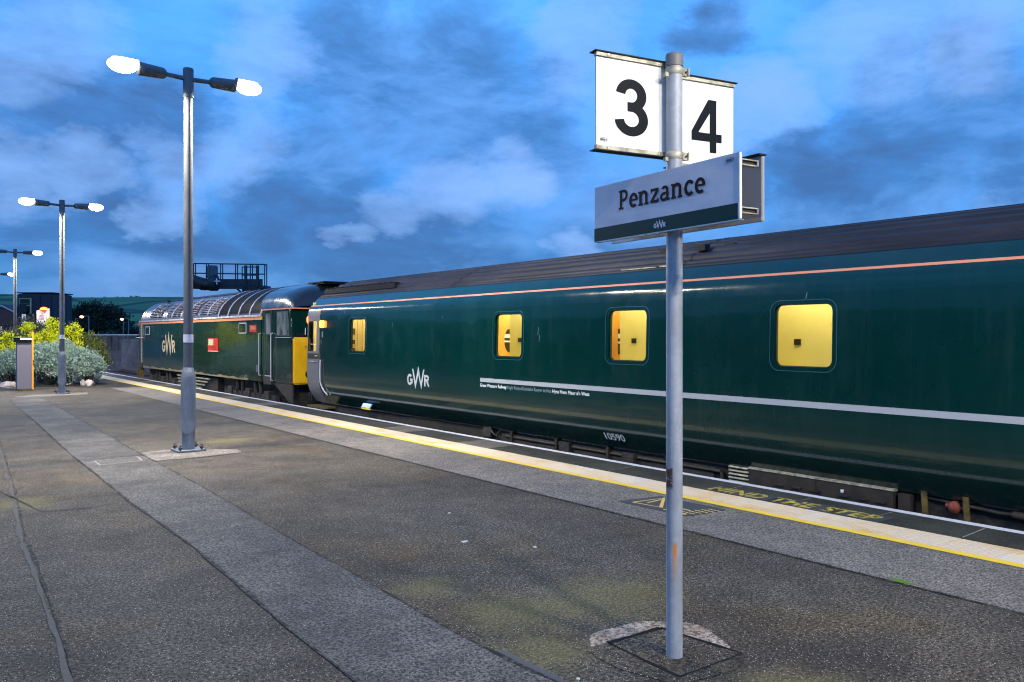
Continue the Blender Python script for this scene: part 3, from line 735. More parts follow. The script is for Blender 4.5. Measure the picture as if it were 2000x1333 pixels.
for i, (lab, bl, nn) in enumerate((
    ('bright yellow flowering bush between the cabinet and the lit notice board', [B(78, 28.4, 1.30, .34, .3, .30), B(90, 28.4, 1.15, .38, .3, .40), B(70, 28.5, 1.35, .2, .2, .25), B(100, 28.4, 1.5, .2, .2, .3)], 3800),
    ('tall spire of yellow blossom just left of the second lamp column', [B(104, 28.6, 1.75, .15, .15, .40), B(108, 28.6, 1.35, .22, .2, .3)], 1800),
    ('yellow flowering bush right of the second lamp column', [B(134, 28.2, 1.38, .30, .25, .30), B(142, 28.2, 1.65, .16, .16, .34), B(143, 28.0, 1.12, .20, .2, .24), B(126, 28.3, 1.4, .2, .2, .3)], 3400),
    ('low yellow flowering tufts left of the cabinet', [B(24, 28.0, 1.42, .2, .2, .22), B(8, 27.6, 1.08, .16, .2, .12), B(27, 27.6, 1.10, .13, .15, .14), B(56, 28.8, 1.80, .12, .12, .14)], 2200))):
    t = shrub('flowering_bush', lab, 'flowering bush', tuple(at(bl[0][0][0] and (78, 106, 134, 22)[i], 28.4)), bl, nn, .06, YFLOWER, 'blossom', 'yellow flowering bushes', clump=.10, aspect=1.4, per=30)
    leaves('foliage', [(b[0], tuple(x*.8 for x in b[1])) for b in bl], nn//3, .07, GREENLEAF, t, clump=.1)
ROCK = Mat('pale_rock', (.45, .38, .35), .85); ROCK.col(ROCK.ramp(ROCK.noise(6, 5, .7), [(.3, (.26, .22, .21)), (.65, (.58, .50, .46))])); ROCK.bump(ROCK.noise(14, 5), .8, .04); ROCK = ROCK.m
def rock(p, s, lab):
    bm = bmesh.new(); bmesh.ops.create_icosphere(bm, subdivisions=3, radius=1)
    for v in bm.verts:
        k = 1 + .28*noise.noise(v.co*1.3 + Vector((p[0], p[1], 0))) + .16*noise.cell(v.co*1.7 + Vector((p[1], 0, 2)))
        v.co = Vector((v.co.x*s[0], v.co.y*s[1], v.co.z*s[2]))*k
    me = bpy.data.meshes.new('rock'); bm.to_mesh(me); bm.free(); me.materials.append(ROCK)
    o = link(bpy.data.objects.new('rock', me)); o.location = (p[0], p[1], s[2]*.55); tag(o, lab, 'rock')
rock(at(175, 26.3), (.13, .15, .14), 'pale pinkish rock at the right foot of the silver shrubs')
rock(at(163, 26.5), (.10, .1, .13), 'smaller pale rock just left of the pinkish one at the shrubs')
rock(at(16, 25.6), (.22, .16, .14), 'large pale rock left of the grey cabinet')

# ================================================================== sleeping car
X0 = 7.62                                     # plane of the body side nearest the platform
CW = 8.99                                     # centre line of the train
coach = thing('sleeping_coach', 'long dark green sleeping car with four lit yellow windows along the platform', 'train carriage', (CW, 6.4, -.86))
YA, YB = -5.1, 17.9
ctrl = [(.127, .235), (.20, .185), (.28, .130), (.35, .085), (.42, .050), (.50, .024), (.58, .010), (.66, .003), (.75, 0), (1.0, 0), (1.2, 0)]
ctrl2 = [(2.09, .022), (2.16, .028), (2.21, .037), (2.255, .056), (2.30, .088), (2.35, .130), (2.40, .174), (2.45, .220), (2.50, .268)]
def catmull(P, k=3):
    out = []
    for i in range(len(P)-1):
        a = P[max(i-1, 0)]; b = P[i]; c_ = P[i+1]; d = P[min(i+2, len(P)-1)]
        for j in range(k):
            t = j/k
            out.append(tuple(.5*((2*b[m]) + (-a[m]+c_[m])*t + (2*a[m]-5*b[m]+4*c_[m]-d[m])*t*t + (-a[m]+3*b[m]-3*c_[m]+d[m])*t**3) for m in (0, 1)))
    out.append(P[-1]); return out
LOW = catmull(ctrl); HIGH = catmull(ctrl2)
PROF = LOW + HIGH
def inset(z):
    for (z0, a), (z1, b) in zip(PROF, PROF[1:]):
        if z0 <= z <= z1: return a + (b-a)*(z-z0)/(z1-z0)
    return PROF[0][1] if z < PROF[0][0] else PROF[-1][1]
WIN = [(4.687, 5.373), (7.266, 7.956), (9.85, 10.54), (15.02, 15.72)]
WZ0, WZ1 = 1.312, 1.980
def rrect(y0, y1, z0, z1, r, n=8):
    """rounded rectangle loop, four arcs of n+1 points"""
    out = []
    for cy, cz, a0 in ((y1-r, z1-r, 0), (y0+r, z1-r, 90), (y0+r, z0+r, 180), (y1-r, z0+r, 270)):
        for i in range(n+1):
            a = radians(a0+90*i/n); out.append((cy+r*cos(a), cz+r*sin(a)))
    return out
def frame_cell(mb, y0, y1, z0, z1, hole, n, fx):
    corners = [(y1, z1), (y0, z1), (y0, z0), (y1, z0)]; m = len(hole); outer = []
    for q in range(4):
        cy, cz = corners[q]
        for i in range(n+1):
            hy, hz = hole[q*(n+1)+i]; t = i/n
            vert_first = q in (0, 2)        # arc starts on a vertical side
            if t <= .5:
                k = t/.5; s_ = hole[q*(n+1)]
                outer.append((cy, s_[1]+(cz-s_[1])*k) if vert_first else (s_[0]+(cy-s_[0])*k, cz))
            else:
                k = (t-.5)/.5; e = hole[q*(n+1)+n]
                outer.append((cy+(e[0]-cy)*k, cz) if vert_first else (cy, cz+(e[1]-cz)*k))
    vs = [(fx(z), y, z) for y, z in outer] + [(fx(z), y, z) for y, z in hole]
    mb.add(vs, [(i, (i+1) % m, m+(i+1) % m, m+i) for i in range(m)], False)
fx = lambda z: X0 + inset(z)
shell = MB()
ys = [YA]
cells = []
for a, b in sorted(WIN): cells.append((a-.35, b+.35))
yy = YA
stations = [YA]
for a, b in cells + [(17.235, 17.235)]:
    k = max(1, int((a-yy)/1.2))
    stations += [yy+(a-yy)*i/k for i in range(1, k+1)]
    if b > a: stations.append(b)
    yy = b
def loft(mb, prof, ylist, skip=lambda a, b: False, th=0, sm=True):
    for ya, yb in zip(ylist, ylist[1:]):
        if skip(ya, yb): continue
        vs = [(X0+p[1]+th, ya, p[0]) for p in prof] + [(X0+p[1]+th, yb, p[0]) for p in prof]; n = len(prof)
        mb.add(vs, [(i, i+1, n+i+1, n+i) for i in range(n-1)], sm)
loft(shell, LOW, stations); loft(shell, HIGH, stations)
mid = [(1.2, 0), (2.09, .022)]
loft(shell, mid, stations, sm=False, skip=lambda a, b: any(abs(a-c_[0]) < 1e-6 for c_ in cells))
for (a, b), (wa, wb) in zip(cells, sorted(WIN)):
    hole = rrect(wa, wb, WZ0, WZ1, .085); frame_cell(shell, a, b, 1.2, 2.09, hole, 8, fx)
    m = len(hole); shell.add([(fx(z), y, z) for y, z in hole] + [(fx(z)+.07, y, z) for y, z in hole], [(i, m+i, m+(i+1) % m, (i+1) % m) for i in range(m)], True)
# far side and end walls of the body
FX = 2*CW - X0
shell.add([(FX-p[1], YA, p[0]) for p in PROF] + [(FX-p[1], YB, p[0]) for p in PROF], [(i+1, i, len(PROF)+i, len(PROF)+i+1) for i in range(len(PROF)-1)], True)
for yv in (YA, YB):
    lp = [(X0+p[1], yv, p[0]) for p in PROF] + [(FX-p[1], yv, p[0]) for p in reversed(PROF)]
    shell.add(lp, [tuple(range(len(lp)))])
shell.box(X0+.3, FX-.3, YA+.02, YB-.02, .10, .14)
me_ = shell.build('body_shell', GREEN, coach)
bmx = bmesh.new(); bmx.from_mesh(me_.data); bmesh.ops.remove_doubles(bmx, verts=bmx.verts, dist=2e-4); bmx.to_mesh(me_.data); bmx.free()
# blue green paint above the cantrail line is the same green paint; roof grey with ridges
rp = [(.268, 2.50), (.275, 2.515)]
for i in range(110):
    t = i/109; x = .28 + (1.37-.28)*t; z = 2.51 + .42*sin((t**.93)*pi/2)
    z += .040*max(-.5, min(.5, 1.5*sin(t*pi*2*6.5))) * (.04 < t < .97)
    rp.append((x, z))
full = [(X0+x, z) for x, z in rp] + [(2*CW-X0-x, z) for x, z in reversed(rp[:-1])]
roof = MB(); n = len(full); yl_ = [YA + (YB-YA)*i/22 for i in range(23)]
for ya, yb in zip(yl_, yl_[1:]):
    roof.add([(x, ya, z) for x, z in full] + [(x, yb, z) for x, z in full], [(i, i+1, n+i+1, n+i) for i in range(n-1)], False)
for yv in (YA, YB): roof.add([(x, yv, z) for x, z in full], [tuple(range(n))])
rf_o = roof.build('roof', ROOF, coach)
for ysm in (12.2, 1.1, 6.9):
    j = MB(); j.add([(x-.004, ysm-.012, z+.004) for x, z in full] + [(x-.004, ysm+.012, z+.004) for x, z in full], [(i, i+1, n+i+1, n+i) for i in range(n-1)]); j.build('roof_joint', DARKRAIL, rf_o)
sv = MB()
for i in range(26):
    yv = 14.6 + i*.125; sv.box(X0+.42, X0+1.05, yv, yv+.06, 2.66, 2.715 + .02*(i % 2))
sv.box(X0+.40, X0+1.1, 14.5, 17.85, 2.60, 2.70)
sv.build('roof_ventilator', DARKRAIL, coach)
hk = MB(); hk.box(X0+.290, X0+.315, 6.95, 7.30, 2.528, 2.545); hk.box(X0+.290, X0+.315, 7.36, 8.0, 2.528, 2.540); hk.build('roof_bracket', ANOD, coach)
for a, b, cc_ in ((7.6, .62, .3), (7.2, .7, .5), (6.9, .55, .25), (6.6, .72, .3)): MB().box(X0+b, X0+b+.1, a-cc_*.5, a, 2.72, 2.80).build('roof_fitting', DARKRAIL, coach)
def skin_strip(name, z0, z1, ya, yb, mat, proud=.0025, parent=coach, k=5):
    mb = MB(); zs = [z0+(z1-z0)*i/k for i in range(k+1)]; nn = len(zs)
    mb.add([(fx(z)-proud, ya, z) for z in zs] + [(fx(z)-proud, yb, z) for z in zs], [(i, i+1, nn+i+1, nn+i) for i in range(nn-1)], True)
    return mb.build(name, mat, parent)
skin_strip('orange_line', 2.302, 2.330, YA, YB, ORANGE, .003)
skin_strip('cantrail_joint', 2.488, 2.499, YA, YB, DARKRAIL, .002)
skin_strip('pale_stripe', .893, .957, YA, 10.93, BARW)
ex, ey = (0, -1, 0), (0, 0, 1)
def Yp(px, Dp=X0):
    q = (px-1000)/1600; return Dp*(CS-q*SN)/(SN+q*CS)
lo = .797
for s_, a, b, mt_, bo in (('Great Western Railway', 938, 989.5, PRINTW, .02), ("Night Riviera/Koskador Ruvyer an Nos", 991.5, 1077, GREYP, .0), ("Hyns Horn Meur a'n West", 1079, 1151.5, PRINTW, .02)):
    text_part('operator_lettering', s_, (X0-.001, Yp(a), lo), ex, ey, Yp(a)-Yp(b), .070, mt_, coach, bold=bo)
rail_logo('operator_logo', (X0-.001, 13.30, .667), ex, ey, .81, SILVERP, coach, tall=1.0)
zt = .236
text_part('coach_number', '10590', (fx(zt)-.026, 8.115, zt), ex, (fx(.33)-fx(zt), 0, .094), .375, .118, PRINTW, coach, bold=.01)
# windows
for i, (a, b) in enumerate(sorted(WIN)):
    sm_ = MB(); L1 = rrect(a-.056, b+.056, WZ0-.048, WZ1+.044, .125); L2 = rrect(a-.047, b+.047, WZ0-.039, WZ1+.035, .118); m = len(L1)
    sm_.add([(fx(z)-.005, y, z) for y, z in L1] + [(fx(z)-.005, y, z) for y, z in L2], [(k, (k+1) % m, m+(k+1) % m, m+k) for k in range(m)])
    sm_.add([(fx(z)-.005, y, z) for y, z in L1] + [(fx(z)+.002, y, z) for y, z in L1], [(k, (k+1) % m, m+(k+1) % m, m+k) for k in range(m)])
    w = sm_.build('window', SEAL, coach)
    fr = MB(); La = rrect(a+.0, b-.0, WZ0, WZ1, .085); Lb = rrect(a+.011, b-.011, WZ0+.011, WZ1-.011, .076)
    fr.add([(fx(z)+.030, y, z) for y, z in La] + [(fx(z)+.030, y, z) for y, z in Lb], [(k, (k+1) % m, m+(k+1) % m, m+k) for k in range(m)]); fr.build('frame', RUB, w)
    gp_ = MB(); gp_.add([(fx(z)+.034, y, z) for y, z in Lb], [tuple(reversed(range(m)))]); gp_.build('pane', GLASS, w)
# interior seen through the windows
it = MB()
it.box(X0+.08, FX-.1, 1.5, YB-.1, .95, 1.0)
it.box(X0+.24, FX-.24, 1.5, YB-.1, 2.40, 2.43)
it.build('interior_floor_and_ceiling', PALEC, coach)
WX = 8.35
for yr in (5.84, 8.46, 11.10):
    p_ = MB(); p_.box(WX, WX+.04, yr-1.90, yr, 1.0, 2.40); wp = p_.build('corridor_partition', CREAM, coach)
    MB().box(WX-.012, WX, yr-.32, yr-.235, 1.535, 1.605).build('door_latch', DARKI, wp)
    MB().box(WX-.012, WX, yr-.075, yr-.04, 2.12, 2.155).build('door_stop', DARKI, wp)
    e_ = MB(); e_.box(WX+.001, WX+.039, yr, yr+.006, 1.0, 2.40); e_.build('edge_trim', OCHRE, wp)
bk = MB(); bk.box(9.0, 9.04, 1.5, 14.2, 1.0, 2.40); bwall = bk.build('compartment_wall', OCHRE, coach)
bx = MB()
for yr in (3.9, 6.5, 9.15): bx.box(WX+.04, 9.0, yr, yr+.03, 1.0, 2.4)
bx.build('compartment_side', OCHRE, coach)
for yc, rr in ((11.98, .21), (9.13, .20)):
    t_ = MB(); ring_ = [(.13*cos(2*pi*k/24), rr*sin(2*pi*k/24)) for k in range(24)]
    t_.slab(ring_, (8.995, yc, 1.55), (0, -1, 0), (0, 0, 1), .012); mm = t_.build('round_mirror', DARKI, coach)
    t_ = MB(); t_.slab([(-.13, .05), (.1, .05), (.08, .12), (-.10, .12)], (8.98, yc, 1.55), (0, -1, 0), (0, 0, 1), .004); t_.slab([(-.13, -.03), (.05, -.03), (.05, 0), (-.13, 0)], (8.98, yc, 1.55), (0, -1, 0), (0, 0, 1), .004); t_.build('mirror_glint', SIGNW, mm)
v_ = MB(); v_.box(WX, WX+.04, 14.3, 17.75, 1.0, 2.40); v_.box(X0+.1, FX-.1, 17.76, 17.80, 1.0, 2.4); v_.box(WX, FX-.1, 14.2, 14.25, 1.0, 2.4); ve = v_.build('vestibule_wall', PALEC, coach)
for a, b, z0, z1, mt_ in ((16.93, 17.07, 1.66, 1.80, DARKI), (16.93, 17.05, 1.45, 1.54, DARKI), (16.92, 17.08, 1.20, 1.36, REDCAP), (16.78, 16.80, 1.0, 2.4, OCHRE), (16.55, 16.57, 1.0, 2.4, OCHRE)):
    MB().box(WX-.015, WX, a, b, z0, z1).build('wall_fitting', mt_, ve)
for a, b in ((8.10, 8.16), (7.9, 7.94)): MB().box(a, b, 17.74, 17.76, 1.0, 2.4).build('door_post', OCHRE, ve)
for a, b in ((2.0, 5.7), (6.1, 8.3), (8.7, 10.9), (11.4, 13.6), (15.0, 16.6), (16.9, 17.7)):
    MB().box(8.02, 8.10, a, b, 2.37, 2.395).build('ceiling_tube', TUBE, coach)
for yr in (8.8, 11.5): MB().box(8.6, 8.7, yr-.2, yr+.7, 2.37, 2.395).build('ceiling_tube', TUBE, coach)
# entrance door at the far end, its handrail and small fittings
dsh = MB(); dy0, dy1 = 17.26, 17.875
loft(dsh, LOW, [dy0, dy1], th=-.001); loft(dsh, [p for p in HIGH if p[0] <= 2.24], [dy0, dy1], th=-.001)
frame_cell(dsh, dy0, dy1, 1.2, 2.09, rrect(17.40, 17.86, 1.285, 1.965, .03), 8, lambda z: fx(z)-.001)
door = dsh.build('entrance_door', DOORG, coach)
ov = MB(); loft(ov, [p for p in HIGH if p[0] >= 2.22], [17.235, YB]); ov.build('cantrail_end', GREEN, coach)
ep = MB(); loft(ep, [p for p in PROF if p[0] <= 2.26], [17.876, YB]); ep.build('end_pillar', DOORG, coach)
hl = rrect(17.40, 17.86, 1.285, 1.965, .03)
MB().add([(fx(z)+.012, y, z) for y, z in hl], [tuple(reversed(range(len(hl))))]).build('pane', GLASS, door)
MB().box(X0-.008, X0+.004, 17.28, 17.86, 1.12, 1.235).build('lock_panel', RUB, door)
MB().box(X0-.012, X0+.002, 17.31, 17.46, 1.175, 1.19).build('yellow_label', YEL, door)
hh = MB(); hh.lathe((X0-.015, 17.55, 1.04), [(.02, 0), (.035, .012), (.02, .024)], 12); hh.box(X0-.02, X0-.005, 17.36, 17.74, 1.035, 1.062); hh.build('handle', ALU, door)
hb_ = MB(); loft(hb_, [p for p in PROF if p[0] < 2.2 and p[0] > .2], [17.236, 17.258], th=-.002); hb_.build('door_gap', RUB, coach)
rr_ = MB(); loft(rr_, [p for p in PROF if .30 < p[0] < 1.12], [17.02, 17.20], th=-.002); rr_.build('handrail_recess', RUB, coach)
pts = [(X0-.03, 17.11, 1.10), (X0-.04, 17.11, .85), (X0-.04, 17.10, .62), (fx(.5)-.04, 17.06, .50), (fx(.40)-.04, 17.0, .40), (fx(.33)-.035, 16.93, .325)]
MB().path(pts, .016, 10).build('handrail', SILVERP, coach)
al = MB(); al.lathe((X0-.005, 17.06, 1.82), [(.05, 0), (.055, .02), (.055, .13), (.045, .15)], 16); al.build('amber_lamp', AMBER, coach)
MB().box(X0-.012, X0+.002, 17.0, 17.12, 1.80, 1.815).build('lamp_bracket', RUB, coach)
MB().box(X0-.003, X0-.001, 17.05, 17.08, 1.60, 1.73).build('lamp_label', GREYP, coach)
MB().lathe((X0+.04, 17.93, 1.93), [(.02, 0), (.035, .05), (.035, .10), (.02, .15)], 12).build('red_lamp', REDL, coach)
MB().box(fx(.36)-.012, fx(.36)+.01, 16.80, 16.86, .33, .46).build('release_flap', GALV, coach)
MB().box(X0+.02, X0+.35, 17.05, 17.95, .005, .045).build('door_step', YFAD, coach)
hz = MB(); hz.obox((7.70, 14.92, .165), (0, .37, 0), (.05, 0, .085), (-.02, 0, .008)); ja = hz.build('jacking_plate', Mat('blue_plate', (.10, .26, .55), .4).m, coach)
MB().box(7.68, 7.70, 14.92, 15.29, .135, .163).build('plate_edge', YEL, ja)
# small scratches and dents in the paint
sc_ = MB()
for y, z, h in ((9.45, 1.65, .12), (9.42, 1.55, .10), (4.99, 2.03, .07), (13.9, 1.8, .09), (12.1, 1.95, .05), (16.0, 2.12, .03)): sc_.add([(fx(z)-.003, y, z), (fx(z)-.003, y+.006, z), (fx(z+h)-.003, y-.01, z+h), (fx(z+h)-.003, y-.015, z+h)], [(0, 1, 2, 3)])
sc_.build('paint_scratch', GREYP, coach)
# underframe
uf = MB(); uf.box(7.93, FX-.31, YA+.1, YB-.1, -.25, .12); uf.build('underframe', UNDER, coach)
for a, b, zt_ in ((11.2, 14.0, .10), (6.4, 11.0, .06), (-3, 2.2, .08)):
    q_ = MB(); q_.slab([(a, zt_), (b-.25, zt_), (b, -.6), (a+.1, -.6)], (7.905, 0, 0), (0, -1, 0), (0, 0, 1), .001)
    q_.v = [Vector((p.x, -p.y, p.z)) for p in q_.v]; q_.f = [tuple(reversed(f)) for f in q_.f]; q_.build('equipment_case', BROWN if a == 11.2 else UNDER, coach)
gr_ = MB(); gr_.box(7.86, 7.92, 5.86, 6.17, -.45, .135); go = gr_.build('ventilation_grille', UNDER, coach)
for i in range(7): MB().obox((7.835, 5.87, .105-.042*i), (0, .28, 0), (.02, 0, .016), (.004, 0, -.006)).build('slat', ANOD, go)
cb = MB(); cb.box(7.80, 7.92, 4.14, 5.83, -.55, .12); co = cb.build('battery_case', BROWN, coach)
MB().box(7.79, 7.93, 4.12, 5.835, .125, .145).build('pale_top_edge', ANOD, co)
MB().box(7.794, 7.80, 4.98, 5.01, -.55, .12).build('case_joint', UNDER, co)
for i, yv in enumerate((5.5, 5.28, 5.06, 4.72, 4.52, 4.34)): MB().obox((7.785, yv, -.012), (0, -.12, 0), (.015, 0, 0), (0, 0, .02)).build('louvre', UNDER if i % 2 else BROWN, co)
MB().box(7.79, 7.80, 4.66, 4.69, .03, .06).build('label', PRINTW, co)
MB().box(7.82, 7.90, 3.98, 4.10, -.6, .11).build('bracket', BROWN, coach)
for yv in (3.77, 3.39):
    MB().obox((7.80, yv, -.5), (0, .05, 0), (.02, 0, 0), (0, .05, .67)).build('yellow_post', YFAD, coach)
rd = MB(); rd.lathe((7.86, 3.58, .0), [(.03, 0), (.055, .03), (.06, .06), (.05, .09), (.02, .11)], 12); rd.tube((7.86, 3.50, .05), (7.86, 3.66, .06), .022); rd.build('red_valve', REDCAP, coach)
MB().tube((7.84, 2.92, .07), (7.84, 3.08, .07), .035).build('air_pipe', BROWN, coach)
pp = MB().path([(7.90, 10.6, .02), (7.90, 6.3, .02), (7.90, 6.25, -.2)], .022, 8); pp.build('air_pipe', BROWN, coach)
MB().path([(7.90, 3.9, .10), (7.88, 3.2, .06), (7.88, 2.4, .09), (7.90, 1.2, .09)], .018, 8).build('cable_conduit', UNDER, coach)
for yv in (10.4, 9.3, 8.2, 7.1): MB().box(7.86, 7.93, yv, yv+.04, -.10, .11).build('pipe_bracket', BROWN, coach)
for yv, z_ in ((10.95, .14), (9.0, .10), (7.7, .09)): MB().box(7.84, 7.90, yv, yv+.22, z_-.16, z_-.02).build('junction_box', UNDER, coach)
MB().path([(7.86, 11.0, .13), (7.84, 10.9, .05), (7.86, 10.8, .0), (7.88, 10.75, .09)], .014, 8).build('brake_hose', RUB, coach)
for yb_ in (14.9, -2.1):
    m = MB()
    for dy in (-1.3, 1.3):
        for sx in (-1, 1): m.tube((CW+sx*.70, yb_+dy, -.40), (CW+sx*.83, yb_+dy, -.40), .457, n=28)
        m.tube((CW-.7, yb_+dy, -.40), (CW+.7, yb_+dy, -.40), .08)
    bg_ = MB(); bg_.box(7.92, 8.02, yb_-1.9, yb_+1.9, -.42, -.15); bg_.box(FX-.3, FX-.2, yb_-1.9, yb_+1.9, -.42, -.15); bg_.box(7.9, FX-.2, yb_-.3, yb_+.3, -.5, -.15)
    bo = bg_.build('bogie_frame', UNDER, coach); m.build('wheel_set', UNDER, bo)
MB().box(8.4, 9.6, YB, YB+.35, .2, 2.3).build('gangway', RUB, coach)
for sx in (-1, 1): MB().tube((CW+sx*.86, YB, .18), (CW+sx*.86, YB+.45, .18), .09).tube((CW+sx*.86, YB+.42, .18), (CW+sx*.86, YB+.47, .18), .22).build('buffer', UNDER, coach)

# ================================================================== locomotive (own frame: x inward from the side, y away from the coach)
loco = thing('diesel_locomotive', 'green diesel locomotive with yellow nose coupled beyond the sleeping car', 'locomotive', (7.66, 18.88, -.86), .0122)
LO = (0, 0, -.86)
def lp(name, mb, mat, parent=loco, **k): return mb.build(name, mat, parent, off=LO, **k)
LW = 2.64
b_ = MB(); b_.box(0, LW, 2.0, 14.55, .44, 2.10); b_.box(0.012, LW-.012, .10, 2.0, .46, 2.30); b_.box(.02, LW-.02, 0.02, .12, .46, 1.60)
b_.obox((0.0, .03, 1.58), (.10, 0, 0), (0, .14, 0), (0, .14, .72)); b_.obox((LW-.1, .03, 1.58), (.10, 0, 0), (0, .14, 0), (0, .14, .72)); b_.obox((LW/2-.05, .06, 1.58), (.10, 0, 0), (0, .14, 0), (0, .14, .72))
lp('body', b_, LGREEN, bevel=.02)
nz = MB(); nz.box(.012, LW-.012, -.06, .03, .46, 1.50); nz.obox((.012, -.06, 1.50), (LW-.024, 0, 0), (0, .09, 0), (0, .035, .10)); nose = lp('yellow_nose', nz, WARN_Y, bevel=.035)
lp('jumper_socket', MB().tube((.40, -.12, .70), (.40, -.06, .70), .10), RUB, nose)
lp('handrail', MB().path([(.36, -.11, .98), (.36, -.11, 1.36)], .012), DARKRAIL, nose)
lp('lamp_bracket', MB().box(.28, .42, -.12, -.06, 1.38, 1.41), WARN_Y, nose)
for a, b in ((.11, 1.26), (1.38, 2.53)):
    ws = MB(); ws.obox((a, .085, 1.62), (b-a, 0, 0), (0, .01, 0), (0, .125, .62)); w = lp('windscreen', ws, DGLASS)
    lp('wiper', MB().path([(a+.25, .07, 1.66), (a+.30, .16, 2.05)], .01), PRINTW, w)
# cab roof dome
dv = []; secs = [(2.05, 1.0, 1.0), (1.2, 1.0, 1.0), (.8, .985, 1.0), (.5, .94, .99), (.28, .84, .97), (.12, .66, .955), (.02, .40, .94), (-.01, .10, .93)]
npt = 20
for y, k, kw in secs:
    for i in range(npt+1):
        f = pi*i/npt; dv.append((LW/2 - LW/2*kw*cos(f), y, 2.315 + .68*k*abs(sin(f))**.8))
dm_ = MB(); dm_.add(dv, [(s_*(npt+1)+i, s_*(npt+1)+i+1, (s_+1)*(npt+1)+i+1, (s_+1)*(npt+1)+i) for s_ in range(len(secs)-1) for i in range(npt)], True)
dm_.box(.03, LW-.03, .1, 2.0, 2.28, 2.315); lp('cab_roof', dm_, DOME)
lp('roof_horn_box', MB().box(.85, 1.8, .1, 1.1, 2.93, 2.995), DARKRAIL, bevel=.03)
# engine room roof, ribs, dark panels, louvres
def rpt(f, k=1.0, w=LW/2, h=.87, z0=2.13): return (LW/2 - w*k*cos(f), z0 + h*k*sin(f))
rv = MB(); sec = [pi*i/36 for i in range(37)]
def arcband(mb, y0, y1, f0, f1, k, n=12, th=0):
    fs = [f0+(f1-f0)*i/n for i in range(n+1)]
    a = [rpt(f, k) for f in fs]
    mb.add([(x, y0, z) for x, z in a] + [(x, y1, z) for x, z in a], [(i, i+1, n+i+2, n+i+1) for i in range(n)], True)
    if th:
        b = [rpt(f, k-th) for f in fs]
        for yv in (y0, y1): mb.add([(x, yv, z) for x, z in a] + [(x, yv, z) for x, z in b], [(i, i+1, n+i+2, n+i+1) for i in range(n)])
    return mb
arcband(rv, 2.0, 14.3, 0, pi, 1.0, 36, .03)
arcband(rv, 14.3, 14.55, 0, pi, .97, 36, .9)
for yv in (2.0, 14.5): rv.add([(x, yv, z) for x, z in (rpt(f) for f in sec)], [tuple(range(37))])
rfo = lp('engine_room_roof', rv, SILVER)
tp = MB(); arcband(tp, 5.3, 14.3, radians(58), radians(122), 1.012, 14, .02); arcband(tp, 2.0, 5.3, radians(72), radians(108), 1.012, 10, .02); lp('roof_walkway', tp, ROOF)
ribs = [1.98, 2.80, 3.65, 4.50, 5.32]
for a, b in zip(ribs, ribs[1:]):
    m = MB(); arcband(m, a+.06, b-.06, radians(7), radians(70), 1.004, 14, .01); lp('dark_roof_panel', m, RGLASS)
for a in ribs:
    m = MB(); arcband(m, a-.045, a+.045, radians(3), radians(72), 1.022, 14, .02); lp('roof_rib', m, RIBM)
for a, b in ((5.50, 7.20), (7.42, 9.05), (9.30, 10.85), (11.45, 13.1)):
    m = MB(); arcband(m, a, b, radians(9), radians(46), 1.004, 8, .006); pn_ = lp('louvre_panel', m, LOUV)
    for i in range(9):
        f = radians(11+i*4.1); x, z = rpt(f, 1.004)
        q_ = MB(); q_.obox((x-.012, a+.03, z), (0, b-a-.06, 0), (-.022*cos(f)-.006, 0, -.003), (.008, 0, .013)); lp('slat', q_, RIBM, pn_)
for a in (6.3, 8.2, 10.1):
    m = MB(); arcband(m, a-.05, a+.05, radians(8), radians(50), 1.030, 8, .02); lp('roof_rib', m, RIBM)
lp('lifting_lug', MB().cbox((.55, 12.6, 2.88), (.10, .12, .08)), DARKRAIL); lp('lifting_lug', MB().cbox((.62, 10.2, 2.92), (.10, .12, .08)), DARKRAIL)
gt = MB(); gt.box(-.035, .05, 2.0, 14.35, 2.135, 2.185); lp('gutter', gt, GUTT)
lp('orange_line', MB().box(-.008, .0, 2.0, 14.5, 2.050, 2.125), ORANGE); lp('orange_line', MB().box(-.004, .012, .02, 2.0, 2.285, 2.315), ORANGE)
lp('orange_line', MB().box(.012, LW-.012, .0, .02, 2.285, 2.315), ORANGE)
lp('cab_edge_strip', MB().box(-.012, .03, 1.985, 2.03, 2.05, 2.20), YEL)
def lwin(y0, y1, z0, z1, parent=loco, fm=SILVERP, x=.0, name='side_window', w=.022, glass=DGLASS, r=.05):
    L1 = rrect(y0, y1, z0, z1, r); L2 = rrect(y0+w, y1-w, z0+w, z1-w, r*.6); m = len(L1)
    mb = MB().add([(x-.012, y, z) for y, z in L1] + [(x-.012, y, z) for y, z in L2], [(k, (k+1) % m, m+(k+1) % m, m+k) for k in range(m)])
    mb.add([(x-.012, y, z) for y, z in L1] + [(x+.004, y, z) for y, z in L1], [(k, (k+1) % m, m+(k+1) % m, m+k) for k in range(m)])
    o = lp(name, mb, fm, parent); g_ = MB(); g_.add([(x-.006, y, z) for y, z in L2], [tuple(range(m))]); lp('pane', g_, glass, o); return o
CABG = Mat('cab_glass', (.06, .075, .08), .10, spec=.9); CABG.col(CABG.ramp(CABG.noise(3, 4, sc=(1, 1, .5)), [(.35, (.04, .055, .06)), (.6, (.22, .25, .25))])); CABG = CABG.m
lwin(.13, .99, 1.63, 2.235, fm=RUB, x=.012, glass=CABG)
lp('window_ledge', MB().box(-.012, .012, .10, 1.02, 1.585, 1.60), SILVERP)
dr = lp('cab_door', MB().box(.002, .012, 1.30, 1.76, .60, 2.26), LGREEN)
lp('door_seam', MB().box(.000, .011, 1.275, 1.298, .60, 2.27).box(.000, .011, 1.762, 1.785, .60, 2.27), RUB, dr)
lwin(1.34, 1.72, 1.66, 2.20, parent=dr, x=.004, fm=RUB, glass=CABG)
